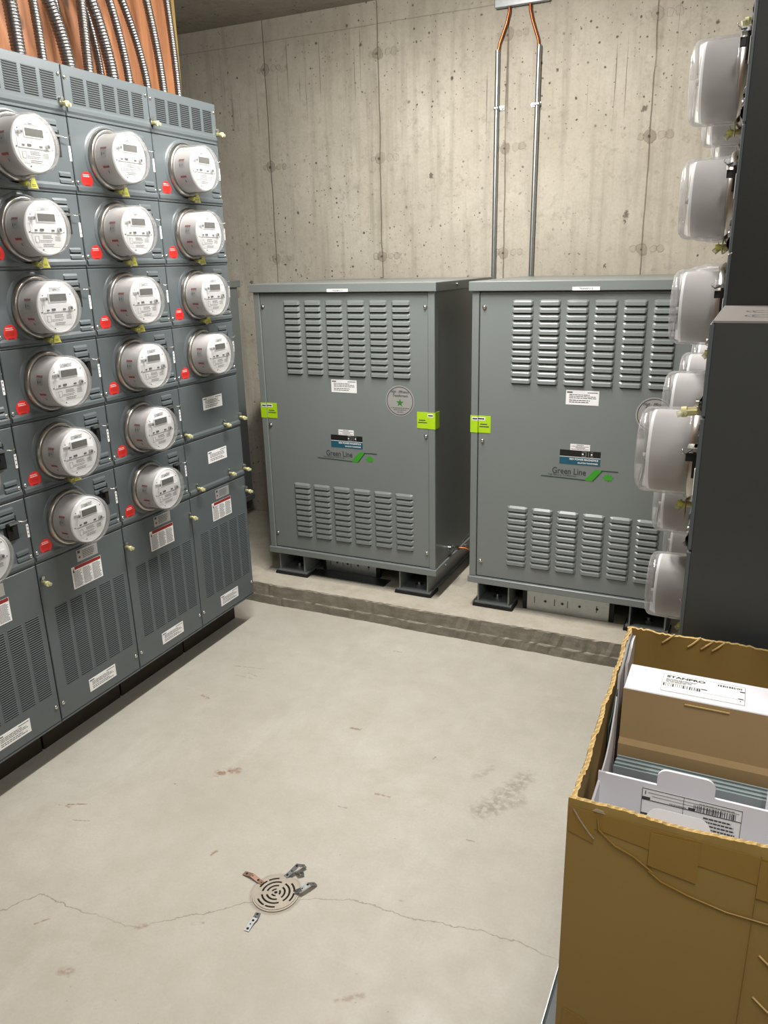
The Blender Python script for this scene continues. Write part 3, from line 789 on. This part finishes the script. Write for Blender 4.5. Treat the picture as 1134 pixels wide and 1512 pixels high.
    ci.lines(.233+dx,.321+dx,z(.983),z(.989),1,ly-.001,M_ink,.4,0); ci.lines(.246+dx,.308+dx,z(.975),z(.981),1,ly-.001,M_ink,.4,0); ci.lines(.262+dx,.292+dx,z(.966),z(.972),1,ly-.001,M_ink,.4,0)
    ci.build('round_badge', t)['label'] = 'round badge with a green star'
    npz = z(0.0)+dz
    sw = MB().box((-.033+dx,ly-.0012,npz+.846),(.045+dx,ly,npz+.871), M_white)
    sw.lines(-.008+dx,.020+dx,npz+.866,npz+.870,1,ly-.0015,M_ink,.6,0); sw.lines(-.028+dx,.040+dx,npz+.860,npz+.8645,1,ly-.0015,M_ink,.4,0)
    sw.lines(-.012+dx,.026+dx,npz+.8545,npz+.859,1,ly-.0015,M_ink,.6,0); sw.lines(-.028+dx,.040+dx,npz+.848,npz+.853,1,ly-.0015,M_ink,.4,0)
    sw.build('notice_label', t)
    nb = MB().box((-.074+dx,ly-.0010,npz+.819),(.088+dx,ly,npz+.8455), M_black).box((-.074+dx,ly-.0010,npz+.787),(.088+dx,ly,npz+.817), M_teal).box((-.074+dx,ly-.0011,npz+.817),(.088+dx,ly,npz+.819), M_white)
    for xx in (.018, .053): nb.box((xx+dx-.003,ly-.0014,npz+.829),(xx+dx+.003,ly-.001,npz+.835), M_white)
    for xx, s1 in ((.018,1),(.053,-1)):
        for zz in (.823,.841): nb.box((xx+dx-.004*1,ly-.0013,npz+zz),(xx+dx+.012*s1 if s1>0 else xx+dx+.006,ly-.001,npz+zz+.0012), M_silver)
    nb.box((.030+dx,ly-.0013,npz+.823),(.0315+dx,ly-.001,npz+.842), M_silver); nb.box((.040+dx,ly-.0013,npz+.823),(.0415+dx,ly-.001,npz+.842), M_silver)
    nb.text('REX POWER MAGNETICS', .080+dx, npz+.8055, .0108, ly-.0016, M_white, 'RIGHT', .02, .93)
    nb.text('ISOLATION TRANSFORMER', .080+dx, npz+.7925, .0082, ly-.0016, M_white, 'RIGHT', .02, .8)
    nb.build('nameplate', t)
    lg = MB()
    lg.text('Green Line', -.103+dx, npz+.745, .036, ly-.001, M_ink, 'LEFT', 0.012, .84)
    lg.text('High Efficiency Transformers', -.118+dx, npz+.7355, .0095, ly-.001, M_dgreen, 'LEFT', 0., 1.02)
    def strip(pts, w_, m_, yy):
        for (xa, za), (xb, zb) in zip(pts[:-1], pts[1:]):
            lg.add([(xa+dx,yy,npz+za),(xb+dx,yy,npz+zb),(xb+dx,yy,npz+zb+w_),(xa+dx,yy,npz+za+w_)], [(0,1,2,3)], m_)
    strip([(-.148,.7275),(-.02,.7250),(.032,.7230)], .0035, M_dgreen, ly-.001)
    strip([(.094,.7672),(.160,.7680)], .0038, M_dgreen, ly-.001)
    # slanted green ribbon
    lg.add([(.026+dx,ly-.001,npz+.7235),(.062+dx,ly-.001,npz+.7235),(.098+dx,ly-.001,npz+.7715),(.070+dx,ly-.001,npz+.7715)], [(0,1,2,3)], M_green)
    lg.add([(.060+dx,ly-.0013,npz+.7235),(.064+dx,ly-.0013,npz+.7235),(.102+dx,ly-.0013,npz+.7715),(.098+dx,ly-.0013,npz+.7715)], [(0,1,2,3)], M_dgreen)
    leaf = [(0,-.020),(.003,-.008),(.016,-.012),(.014,-.004),(.022,.004),(.014,.006),(.012,.014),(.005,.009),(0,.020),(-.005,.009),(-.013,.014),(-.013,.005),(-.022,.002),(-.014,-.004),(-.014,-.012),(-.003,-.008)]
    lg.add([(.122+dx,ly-.001,npz+.741)]+[(.122+dx+a_,ly-.001,npz+.742+b2) for a_, b2 in leaf], [(0,i+1,(i+1) % 16+1) for i in range(16)], M_green)
    lg.build('logo_decal', t)['label'] = 'green ribbon logo with a leaf'
    # lime stickers folded round the corner posts
    zz0, zz1 = z(.903), z(.975)
    for sx in (-1, 1):
        g_ = MB(); yy = yF-.0125
        if sx < 0: xa, xb = -hb-.003, -hb+.083
        else: xa, xb = hb-.083, hb+.003
        post = (-hb-.003, -hb+.029) if sx < 0 else (hb-.029, hb+.003)
        pan = (-hb+.029, xb) if sx < 0 else (xa, hb-.029)
        g_.box((post[0],yy-.0008,zz0),(post[1],yy,zz1), M_lime)
        g_.box((pan[0],ly-.0012,zz0),(pan[1],ly-.0004,zz1), M_lime)
        if sx < 0: g_.box((-hb-.004,yy,zz0),(-hb-.0025,yy+.045,zz1), M_lime)
        else: g_.box((hb+.0025,yy,zz0),(hb+.004,yy+.05,zz1), M_lime)
        wx0 = xa+.006 if sx < 0 else xb-.034
        g_.box((wx0,yy-.0012,zz1-.020),(wx0+.026,yy-.0006,zz1-.006), M_white); g_.box((wx0+.003,yy-.0016,zz1-.016),(wx0+.024,yy-.001,zz1-.010), M_ink)
        cxx = (pan[0]+pan[1])/2
        if sx < 0: g_.box((pan[0],ly-.0016,zz1-.020),(pan[0]+.03,ly-.001,zz1-.006), M_white); g_.box((pan[0],ly-.002,zz1-.016),(pan[0]+.026,ly-.0014,zz1-.010), M_ink)
        g_.box((cxx-.018,ly-.0016,zz0+.034),(cxx+.012,ly-.001,zz0+.038), M_ink); g_.box((cxx-.022,ly-.0016,zz0+.024),(cxx+.020,ly-.001,zz0+.028), M_ink)
        g_.build('lime_sticker', t)
    if lidtext:
        lt = MB().box((-.052+dx,-.0012,z(1.477)),(.050+dx,0,z(1.4895)), M_white)
        lt.text(lidtext, -.001+dx, z(1.4798), .0102, -.0016, M_ink, 'CENTER', .01)
        lt.build('lid_label', t)
    return t
TA = transformer(-1.650, 0, 0, 'grey louvred transformer on the slab, left of the two standing in full view', 'TRANSFO 4', False)
TB = transformer(-.604, .010, .012, 'grey louvred transformer on the slab, right one, partly behind the meters', 'TRANSFO 5', True)
TC = transformer(-3.146, 0, 0, 'grey transformer almost hidden behind the left meter cabinets', None, False, Y0=3.09)

# ground clamp with wires between the transformers
gc = MB()
gc.bbox((-1.212,3.24,.285),(-1.188,3.275,.312), M_galv, .004); gc.cyl((-1.20,3.245,.30),(-1.165,3.235,.312), .007, M_zinc, 12); gc.cyl((-1.185,3.25,.322),(-1.185,3.235,.285), .004, M_zinc, 8)
gc.cyl((-1.165,3.235,.312),(-1.150,3.232,.316), .010, M_zinc, 12)
o = gc.build('ground_clamp'); tag(o, 'small metal ground clamp on the lower side of the left transformer', 'clamp')
gw = MB(); gw.tube([(-1.150,3.232,.316),(-1.12,3.235,.318),(-1.08,3.25,.300),(-1.045,3.27,.272),(-1.02,3.30,.240)], .0035, M_cu, 8)
gw.build('copper_wire', o)
gw = MB(); gw.tube([(-1.150,3.232,.316),(-1.14,3.30,.345),(-1.11,3.42,.39),(-1.05,3.50,.44)], .002, M_zinc, 8); gw.build('steel_wire', o)
# flat metal strip on the slab in front of the left wiring box
ms = MB(); ms.box((-1.900,3.125,.1045),(-1.492,3.212,.1065), M_galv); ms.box((-1.900,3.123,.1045),(-1.492,3.127,.1085), M_galv)
tag(ms.build('metal_strip'), 'flat bent sheet metal strip lying on the slab under the left transformer', 'sheet metal')

# ------------------------------------------------------------------ wall conduits and ground bar
def emt(xb, xt, xw, label):
    y = YW-.018
    t = empty('wall_conduit', (xb, YW, 1.2), 0, label=label, cat='conduit')
    MB().tube([(0,-.018,-1.05),(0,-.018,.2),(xt-xb,-.018,1.31)], .0105, M_galv, 16).build('pipe', t)
    w_ = MB(); w_.tube([(xt-xb,-.018,1.29),(xt-xb+(xw-xt)*.15,-.018,1.335),(xt-xb+(xw-xt)*.75,-.022,1.41),(xw-xb,-.025,1.455),(xw-xb,-.025,1.50)], .0062, M_cu, 10)
    w_.build('copper_wire', t)
    s_ = MB(); xx = (xt-xb)*.85; s_.bbox((xx-.014,-.031,1.062),(xx+.014,0,1.078), M_galv, .004); s_.box((xx-.005 if xb > -1.1 else xx,-.006,1.060),(xx+.035 if xb < -1.1 else xx-.036,0,1.080) if xb < -1.1 else (xx+.014,-.001,1.080), M_galv)
    sx = xx+.026 if xb < -1.1 else xx-.026
    s_.box((min(xx,sx)-.004,-.005,1.061),(max(xx,sx)+.006,0,1.079), M_galv); s_.cyl((sx,-.005,1.07),(sx,-.012,1.07), .006, M_zinc, 8)
    s_.build('pipe_strap', t)
emt(-1.222, -1.221, -1.168, 'thin steel pipe with copper wire on the back wall, left one')
emt(-1.033, -1.027, -1.072, 'thin steel pipe with copper wire on the back wall, right one')
gb = MB(); gb.bbox((-1.235,YW-.035,2.675),(-.985,YW-.018,2.765), M_galv, .003)
for xx in (-1.22,-.998): gb.cyl((xx,YW-.018,2.70),(xx,YW,2.70), .012, M_rust, 12)
for xx in (-1.195,-1.12,-1.03): gb.cyl((xx,YW-.035,2.712),(xx,YW-.042,2.712), .009, M_zinc, 6)
tag(gb.build('ground_bar'), 'galvanised ground bar at the top of the back wall above the two pipes', 'ground bar')

# ------------------------------------------------------------------ floor drain
dr = empty('floor_drain', (-.998,1.375,0), 0, label='round slotted floor drain in the concrete floor with bent metal straps', cat='floor drain')
gr = MB(); R0 = .058
rings = [(.0045,.0087,0),(.0087,.0137,1),(.0137,.0210,0),(.0210,.0264,1),(.0264,.0338,0),(.0338,.0392,1),(.0392,.0465,0),(.0465,.0517,2),(.0517,.058,0)]
def sector(r0, r1, a0, a1, z0, z1, m):
    n = max(2, int((a1-a0)/.12)); vs = []
    for i in range(n+1):
        a = a0+(a1-a0)*i/n; ca, sa = math.cos(a), math.sin(a)
        vs += [(r0*ca,r0*sa,z1),(r1*ca,r1*sa,z1),(r0*ca,r0*sa,z0),(r1*ca,r1*sa,z0)]
    fs = []
    for i in range(n):
        p = 4*i; q = p+4
        fs += [(p,p+1,q+1,q),(p+1,p+3,q+3,q+1),(p+2,p,q,q+2)]
    fs += [(0,2,3,1),(4*n,4*n+1,4*n+3,4*n+2)]
    gr.add(vs, fs, m)
SP = [math.radians(q) for q in (87, 205, 323)]
for r0, r1, slot in rings:
    if not slot: sector(r0, r1, 0, 2*PI, .0015, .0045, M_grate)
    else:
        for a in SP:
            half = min(.0052/r0, .42) if slot == 1 else .42
            sector(r0, r1, a-half, a+half, .0015, .0045, M_grate)
            if slot == 2: sector(r0, r1, a+PI/3-.05, a+PI/3+.05, .0015, .0045, M_grate)
sector(.058, .063, 0, 2*PI, 0.0003, .003, M_grate)
gr.build('drain_grate', dr)
pt = MB(); vs = [(.0585*math.cos(2*PI*i/48), .0585*math.sin(2*PI*i/48), .0011) for i in range(48)]; pt.add(vs, [tuple(range(48))], M_pit); pt.build('drain_pit', dr)
def strap(pts, wdt, m, holes=4):
    s_ = MB(); P_ = [Vector(p) for p in pts]; vs = []
    for i, p in enumerate(P_):
        d_ = (P_[min(i+1,len(P_)-1)]-P_[max(i-1,0)]); n_ = Vector((-d_.y, d_.x, 0)).normalized()*wdt/2
        vs += [p-n_, p+n_, p-n_+Vector((0,0,.0012)), p+n_+Vector((0,0,.0012))]
    fs = [(0,1,3,2)]; k = len(P_)
    for i in range(k-1):
        a_ = 4*i; b2 = a_+4
        fs += [(a_+2,a_+3,b2+3,b2+2),(a_,b2,b2+1,a_+1),(a_,a_+2,b2+2,b2),(a_+1,b2+1,b2+3,a_+3)]
    fs.append((4*k-4,4*k-2,4*k-1,4*k-3)); s_.add(vs, fs, m)
    for i in range(holes):
        f_ = (i+.5)/holes*(k-1); j = min(int(f_), k-2); p = P_[j].lerp(P_[j+1], f_-j)
        d_ = (P_[j+1]-P_[j]).normalized()
        u_ = d_; v_ = Vector((-d_.y, d_.x, 0)).normalized()
        rr = .0034 if i % 2 == 0 else .002
        s_.add([p+(u_*math.cos(2*PI*q/12)+v_*math.sin(2*PI*q/12))*rr+Vector((0,0,.0016)) for q in range(12)], [tuple(range(12))], M_pit)
    s_.build('perforated_strap', dr)
L_ = lambda x, y, z: (x+.998, y-1.375, z)
strap([L_(-1.118,1.401,.002),L_(-1.09,1.399,.006),L_(-1.062,1.392,.003),L_(-1.047,1.386,.0048)], .014, M_rust)
strap([L_(-1.004,1.300,.002),L_(-.999,1.280,.006),L_(-1.001,1.262,.004),L_(-1.000,1.240,.001)], .014, M_galv, 5)
strap([L_(-.952,1.395,.0048),L_(-.935,1.402,.014),L_(-.925,1.424,.016),L_(-.915,1.445,.003)], .014, M_galv, 4)
strap([L_(-1.004,1.432,.004),L_(-.995,1.448,.010),L_(-.985,1.468,.020),L_(-.972,1.488,.005)], .014, M_galv, 4)
strap([L_(-.985,1.46,.004),L_(-.972,1.455,.014),L_(-.962,1.462,.002)], .013, M_galv, 2)

# ------------------------------------------------------------------ open cardboard carton in the foreground
SLZ = .35
sl = MB(); sl.bbox((-.204,.15,.0),(.40,1.275,SLZ), G_bk, .006)
sl.box((-.2055,.16,SLZ-.006),(-.2035,1.27,SLZ-.002), M_galv)
tag(sl.build('metal_cabinet'), 'low grey metal cabinet under the open cardboard carton', 'cabinet')

bxo = empty('cardboard_carton', (0,0,SLZ), 0, label='large open brown cardboard carton full of white boxes, in the right foreground', cat='cardboard box')
T_ = .0055; BX0, BX1, BY0, BY1 = -.137, .25, .775, 1.258
random.seed(17)
def board(p0, p1, nrm, zt, amp, name, top_m=M_corr, thick=T_, bulge=0., kink=()):
    p0 = Vector((p0[0],p0[1],0)); p1 = Vector((p1[0],p1[1],0)); nv = Vector((nrm[0],nrm[1],0))
    n = 90; m_ = MB(); HS = [0,.15,.3,.45,.6,.75,.9,.985,1.]; nz_ = len(HS)-1; G1 = []; G2 = []; tops = []
    r1 = [random.uniform(-1,1) for _ in range(n+1)]
    for i in range(n+1):
        f_ = i/n; q = p0.lerp(p1, f_)
        ed = zt + amp*(.45*math.sin(f_*17+1.3)*math.sin(f_*5) + .45*r1[i]*(.4+.6*abs(math.sin(f_*9))))
        for a_, b2, dd_ in kink: ed += dd_*math.exp(-((f_-a_)/b2)**2)
        for j in range(nz_+1):
            zz = (ed-SLZ)*HS[j]
            bl = nv*bulge*math.sin(PI*HS[j])*math.sin(PI*f_)
            lip = nv*(.0010*math.sin(f_*31)+.0008*r1[i]-.0018)*(j == nz_)
            G1.append(q+bl+lip+Vector((0,0,zz))); G2.append(q+bl-nv*thick+lip+Vector((0,0,zz)))
    k = nz_+1; o1 = G1; o2 = G2
    fs = [(i*k+j,(i+1)*k+j,(i+1)*k+j+1,i*k+j+1) for i in range(n) for j in range(nz_)]
    m_.add(o1, fs, M_card, True); m_.add(o2, [tuple(reversed(f)) for f in fs], M_card, True)
    # fluted top edge: zig-zag liner between the two faces
    tv = []; tf = []
    for i in range(n+1):
        a_ = G1[i*k+nz_]; b2 = G2[i*k+nz_]; mid = a_.lerp(b2, .5)+Vector((0,0,-.002 if i % 2 else .0006))
        tv += [a_, mid, b2]
    for i in range(n):
        for j in range(2): tf.append((3*i+j, 3*i+3+j, 3*i+4+j, 3*i+1+j))
    m_.add(tv, tf, top_m, False)
    for i in (0, n):
        m_.add([G1[i*k], G1[i*k+nz_], G2[i*k+nz_], G2[i*k]], [(0,1,2,3)], M_corr)
    return m_.build(name, bxo)
board((BX0-.002,BY0),(BX1,BY0),(0,-1),1.000,.0035,'carton_side',kink=[(.35,.08,-.006)])
board((BX0-.006,BY1),(BX1,BY1),(0,1),1.000,.003,'carton_side')
board((BX0,BY0+.0062),(BX0-.006,BY1-.0062),(-1,0),1.000,.0045,'carton_side',bulge=.002,thick=.0055)
board((BX1,BY0+.0062),(BX1,BY1-.0062),(1,0),1.000,.003,'carton_side')
MB().box((BX0,BY0,.0005),(BX1,BY1,.006), M_card).build('carton_base', bxo)
# tape strips, torn film and creases on the front
M_tape = mat('brown_packing_tape', srgb(144,112,48), .32, noise=.06, nscale=20)
zb_ = lambda z: z-SLZ
for pts_, yy_ in (([(-.137,.956),(-.107,.947),(-.107,.990),(-.137,.991)], .0012), ([(-.107,.968),(-.047,.960),(.07,.952),(.25,.95),(.25,.985),(-.107,.990)], .0011),
                 ([(-.046,.939),(.006,.932),(.006,.986),(-.046,.984)], .0022), ([(.066,.936),(.25,.93),(.25,.985),(.066,.985)], .0026), ([(-.132,.655),(-.100,.650),(-.102,.676),(-.130,.684)], .0012)):
    MB().poly([(a_, zb_(b_)) for a_, b_ in pts_], BY0-yy_, .0006, M_tape).build('packing_tape', bxo)
fl = MB()
fl.tube([(-.104,BY0-.002,zb_(.985)),(-.102,BY0-.003,zb_(.970)),(-.083,BY0-.003,zb_(.954)),(-.062,BY0-.0025,zb_(.946)),(-.040,BY0-.002,zb_(.931))], .0011, M_tape, 6)
fl.tube([(-.045,BY0-.002,zb_(.932)),(-.03,BY0-.0025,zb_(.922)),(0,BY0-.002,zb_(.913)),(.04,BY0-.002,zb_(.906)),(.082,BY0-.002,zb_(.906)),(.15,BY0-.002,zb_(.90))], .0011, M_tape, 6)
fl.tube([(-.132,BY0-.003,zb_(.990)),(-.124,BY0-.004,zb_(.978)),(-.112,BY0-.004,zb_(.962)),(-.107,BY0-.003,zb_(.956))], .0008, M_film, 6)
fl.poly([(-.110,zb_(.995)),(-.096,zb_(.994)),(-.098,zb_(.9975)),(-.106,zb_(.9985))], BY0-.0044, .0006, M_film)
fl.build('torn_tape_film', bxo)
sl2 = MB()
for zz in (.86,.80,.74): sl2.tube([(.078,BY0-.001,zb_(zz)),(.094,BY0-.003,zb_(zz-.012)),(.12,BY0-.001,zb_(zz-.02))], .0012, M_corr, 6)
sl2.box((.066,BY0-.0018,.0),(.0665,BY0+.0005,zb_(.99)), M_tape)
sl2.build('cut_slit', bxo)
cr = MB()  # torn strips curling over the back rim
for xx, dz_ in ((-.085,0),(-.045,.002),(-.025,0),(-.008,.001)):
    cr.tube([(xx,BY1-.010,zb_(.985)),(xx+.008,BY1-.011,zb_(.993)),(xx+.018,BY1-.006,zb_(1.001)+dz_)], .0016, M_corr, 6)
cr.build('torn_rim_strip', bxo)

M_alu = mat('satin_aluminium', srgb(150,158,160), .6, .5, noise=.06)
IN0 = BX0+.0145
# white carton with printed top
c1 = empty('lamp_carton', (0,0,SLZ+.006), 0, label='white lamp carton with printed label on top, at the back inside the open carton', cat='carton')
zz = lambda z: z-SLZ-.006
MB().box((IN0+.003,1.078,0),(BX1-.01,1.150,zz(.984)), M_cardi).build('carton_body', c1)
MB().bbox((IN0+.002,1.074,zz(.984)),(BX1-.01,1.151,zz(.9875)), M_cardw, .001).build('carton_top', c1)
lw = MB(); yb0, yb1 = 1.086, 1.139
S = Matrix(((1,0,0,0),(0,0,1,0),(0,-1,0,0),(0,0,0,1)))   # x,z -> x,y on top
TZ = zz(.9875)
S = Matrix.Translation((0,0,TZ)) @ Matrix(((1,0,0,0),(0,0,1,0),(0,-1,0,0),(0,0,0,1)))
lw.box((-.071,0.0002,yb0),(.043,.0006,yb1), M_white, S @ Matrix.Scale(-1, 4, (0,1,0)))
lw2 = lambda y: -y
def topq(x0, x1, y0, y1, m_, h_=.0008): lw.box((x0,y0,TZ+h_-.0001),(x1,y1,TZ+h_), m_)
for a_ in ((-.071,.043,1.0865,1.087),(-.071,.043,1.138,1.1385),(-.071,-.0705,1.0865,1.1385),(.0425,.043,1.0865,1.1385),(-.071,-.012,1.1105,1.1112),(-.012,.043,1.1,1.1006)): topq(*a_, M_inkl)
p, polys = text_mesh('STANPRO', 'LEFT', .04, 0)
lw.add([(-.066+v[0]*.0105*1.17, 1.1285+v[1]*.0085, TZ+.0009) for v in p], polys, M_ink)
random.seed(8)
for r_ in range(5):
    x = -.066
    while x < -.066+.045*(1-.1*r_):
        w_ = random.uniform(.004,.010); topq(x, x+w_, 1.1235-.0024*r_, 1.1246-.0024*r_, M_inkl, .0009); x += w_+.0012
x = -.069
while x < -.018:
    w_ = random.choice((.0006,.0011,.002)); topq(x, x+w_, 1.1015, 1.1095, M_ink, .0009); x += w_+random.choice((.0008,.0014,.0022))
x = .006
while x < .040:
    w_ = random.choice((.0009,.0014,.0022)); topq(x, x+w_, 1.1285, 1.1335, M_ink, .0009); x += w_+random.choice((.001,.0015))
topq(-.016,-.008,1.1085,1.1108,M_ink,.0009); topq(.036,.0425,1.1215,1.1245,M_ink,.0009); topq(.034,.041,1.1015,1.1035,M_ink,.0009); topq(.0365,.038,1.0945,1.097,M_ink,.0009)
lw.build('printed_label', c1)
# kraft board hanging in front of it, with its fold
kb = MB()
kb.add([(IN0+.001,1.0735,zz(.986)),(BX1-.01,1.0735,zz(.986)),(BX1-.01,1.070,zz(.905)),(IN0+.001,1.070,zz(.905)),(BX1-.01,1.060,zz(.900)),(IN0+.001,1.060,zz(.900)),(BX1-.01,1.064,zz(.55)),(IN0+.001,1.064,zz(.55)),
        (BX1-.01,1.0775,zz(.55)),(IN0+.001,1.0775,zz(.55)),(BX1-.01,1.0775,zz(.986)),(IN0+.001,1.0775,zz(.986))],
       [(0,3,2,1),(3,5,4,2),(5,7,6,4),(7,9,8,6),(9,11,10,8),(11,0,1,10),(0,11,9,7,5,3),(1,2,4,6,8,10)], M_cardi)
kb.build('kraft_flap', c1)
MB().box((-.035,1.070,zz(.9795)),(.025,1.0725,zz(.981)), M_corr).build('flap_slot', c1)

# glazed lighting panels standing in the middle
for k_, (yy, nm) in enumerate(((1.004,'nearest of the silver edged lighting panels inside the open carton'),(1.018,'middle lighting panel with teal glass edge inside the open carton'),(1.032,'farthest of the silver edged lighting panels inside the open carton'))):
    lp = empty('lighting_panel', (0,0,SLZ+.006), 0, label=nm, cat='light panel', group='lighting panels in the carton')
    z1 = zz(.899-.003*k_)
    MB().bbox((IN0+.004,yy+.0025,0),(BX1-.015,yy+.0075,z1-.002), M_edge, .001).build('glass_pane', lp)
    f_ = MB().bbox((IN0+.0035,yy,0),(BX1-.014,yy+.0025,z1), M_alu, .0008).bbox((IN0+.0035,yy+.0075,0),(BX1-.014,yy+.0095,z1), M_alu, .0008)
    f_.build('panel_frame', lp)

# white open carton near the front with tabs and printed face
c2 = empty('white_carton', (0,0,SLZ+.006), 0, label='white carton with rounded tabs and a barcode label, at the front inside the open carton', cat='carton')
def tabpts(x0, x1, z0, z1, r=.012):
    P_ = [(x0,z0)]
    for i in range(7):
        a = PI - i*PI/12; P_.append((x0+r+r*math.cos(a), z1-r+r*math.sin(a)))
    for i in range(7):
        a = PI/2 - i*PI/12; P_.append((x1-r+r*math.cos(a), z1-r+r*math.sin(a)))
    P_.append((x1,z0)); return P_
fr = MB(); fr.box((IN0+.0,.884,0),(BX1-.012,.8875,zz(.968)), M_cardw)
fr.poly([(x, q) for x, q in tabpts(-.051,.016,zz(.960),zz(.992))], .8838, .0035, M_cardw)
fr.build('printed_wall', c2)
MB().box((IN0,.80,0),(IN0+.003,.8838,zz(.955)), M_cardw).build('side_wall', c2)
fw = MB(); RT = Matrix.Translation((0,.787,zz(.945))) @ Matrix.Rotation(math.radians(-33),4,'X')
fw.poly([(x, q) for x, q in tabpts(-.055,.0155,0,.050,.014)], 0, .003, M_cardw, RT)
fw.box((IN0+.004,.7865,0),(BX1-.012,.7895,zz(.945)), M_cardw); fw.build('front_tab', c2)
rt_ = MB(); rt_.poly([(x, q) for x, q in tabpts(.078,.145,zz(.90),zz(.968),.010)], .965, .003, M_cardw)
rt_.box((.07,.965,0),(BX1-.02,.968,zz(.90)), M_cardw); rt_.build('rear_tab', c2)
pl_ = MB(); yy = .8836
def pq(x0, x1, z0, z1, m_): pl_.box((x0,yy-.0006,zz(z0)),(x1,yy,zz(z1)), m_)
def sk(x0): return x0
pq(-.067,.0485,.880,.961, M_white)
yy = .8829
for a_ in ((-.067,.0485,.9605,.961),(-.067,-.0665,.88,.961),(.048,.0485,.88,.961),(-.067,.0485,.944,.9447),(-.018,-.0175,.88,.961),(-.060,.045,.9555,.9558),(-.055,.03,.951,.9513)): pq(*a_, M_inkl if a_[3]-a_[2] < .0004 else M_ink)
pq(-.0665,-.057,.9452,.9485,M_ink); pq(-.0665,-.058,.9215,.9245,M_ink); pq(-.0635,-.0625,.9525,.957,M_ink)
pq(-.012,-.004,.9445,.948,M_ink)
random.seed(4); x = -.006
while x < .042:
    w_ = random.choice((.0006,.0010,.0016)); pq(x, x+w_, .9455, .9535, M_ink); x += w_+random.choice((.0006,.0010,.0016))
pl_.lines(.006,.044,zz(.895),zz(.941),9,yy-.0007,M_ink,.4,.3)
pl_.lines(-.034,-.014,zz(.9455),zz(.9475),1,yy-.0007,M_inkl,.6,0); pl_.lines(.0,.04,zz(.9555),zz(.9578),1,yy-.0007,M_inkl,.6,0)
pl_.build('printed_label', c2)

# foam sheets and loose papers against the left side
def sheet(y0, y1, ztop, x, m_, name, label, curl=0., x1=None, th=.0014):
    x1 = x if x1 is None else x1
    n = 14; s_ = MB(); vs = []
    for i in range(n+1):
        f_ = i/n; y_ = y0+(y1-y0)*f_; xo = x + (x1-x)*f_ + curl*math.sin(PI*f_) ; zt_ = ztop[0]+(ztop[1]-ztop[0])*f_ - .004*math.sin(f_*7)
        vs += [(xo,y_,0),(xo,y_,zt_-SLZ-.006),(xo+th,y_,zt_-SLZ-.006),(xo+th,y_,0)]
    fs = []
    for i in range(n):
        a_ = 4*i; b2 = a_+4
        for q in range(4): fs.append((a_+q, b2+q, b2+(q+1) % 4, a_+(q+1) % 4))
    fs += [(0,1,2,3),(4*n+3,4*n+2,4*n+1,4*n)]
    s_.add(vs, fs, m_); o_ = s_.build(name, loc=(0,0,SLZ+.006)); tag(o_, label, 'packing sheet')
sheet(1.110, 1.246, (.986,.997), -.1350, M_foam, 'foam_sheet', 'white foam sheet against the left wall inside the open carton', x1=-.1370, th=.0035)
sheet(1.155, 1.246, (.984,.993), -.1305, M_foam, 'foam_sheet', 'inner white foam sheet at the left back corner inside the open carton', x1=-.1320, th=.004)
sheet(1.030, 1.100, (.945,.970), -.1332, M_edge, 'glass_sheet', 'dark teal glass sheet along the left side inside the open carton')
sheet(.945, 1.064, (.915,.978), -.1295, M_foam, 'foam_sheet', 'curved white sheet sticking up at the left side of the open carton', x1=-.1300, curl=.003, th=.002)

# ------------------------------------------------------------------ light and camera
def area(name, loc, rot, sx, sy, power, col=(1,.98,.945)):
    l = bpy.data.lights.new(name, 'AREA'); l.shape = 'RECTANGLE'; l.size = sx; l.size_y = sy; l.energy = power; l.color = col
    o = bpy.data.objects.new(name, l); COL.objects.link(o); o.location = loc; o.rotation_euler = rot; return o
area('strip_light', (-1.15,2.25,2.70), (0,0,0), .12, 1.25, 54)
for y_ in (1.75,2.25,2.75):
    l = bpy.data.lights.new('tube_light', 'POINT'); l.energy = 26; l.shadow_soft_size = .05; l.color = (1,.98,.945)
    o = bpy.data.objects.new('tube_light', l); COL.objects.link(o); o.location = (-1.15, y_, 2.66)
area('strip_light_behind', (.18,-.15,2.70), (0,0,0), .12, 1.25, 31)
wd = bpy.data.worlds.new('room_air'); SC.world = wd; wd.use_nodes = True
wd.node_tree.nodes['Background'].inputs[0].default_value = (.8,.85,.9,1); wd.node_tree.nodes['Background'].inputs[1].default_value = .02

F, PIT, YAW, ROL = 1151.3792, .311691, -.442457, -.024621
cd = bpy.data.cameras.new('camera'); cam = bpy.data.objects.new('camera', cd); COL.objects.link(cam); SC.camera = cam
cd.sensor_fit = 'VERTICAL'; cd.sensor_height = 24; cd.lens = F/1512*24; cd.clip_start = .02
fw_ = Vector((math.sin(YAW)*math.cos(PIT), math.cos(YAW)*math.cos(PIT), -math.sin(PIT)))
r_ = Vector((math.cos(YAW), -math.sin(YAW), 0)); u_ = r_.cross(fw_)
rt2 = r_*math.cos(ROL)+u_*math.sin(ROL); up2 = -r_*math.sin(ROL)+u_*math.cos(ROL)
M = Matrix((rt2, up2, -fw_)).transposed().to_4x4(); M.translation = (0,0,1.6)
cam.matrix_world = M
SC.view_settings.view_transform = 'Standard'; SC.view_settings.look = 'None'
SC.view_settings.exposure = 0.0; SC.view_settings.gamma = 1.0; SC.view_settings.use_curve_mapping = False
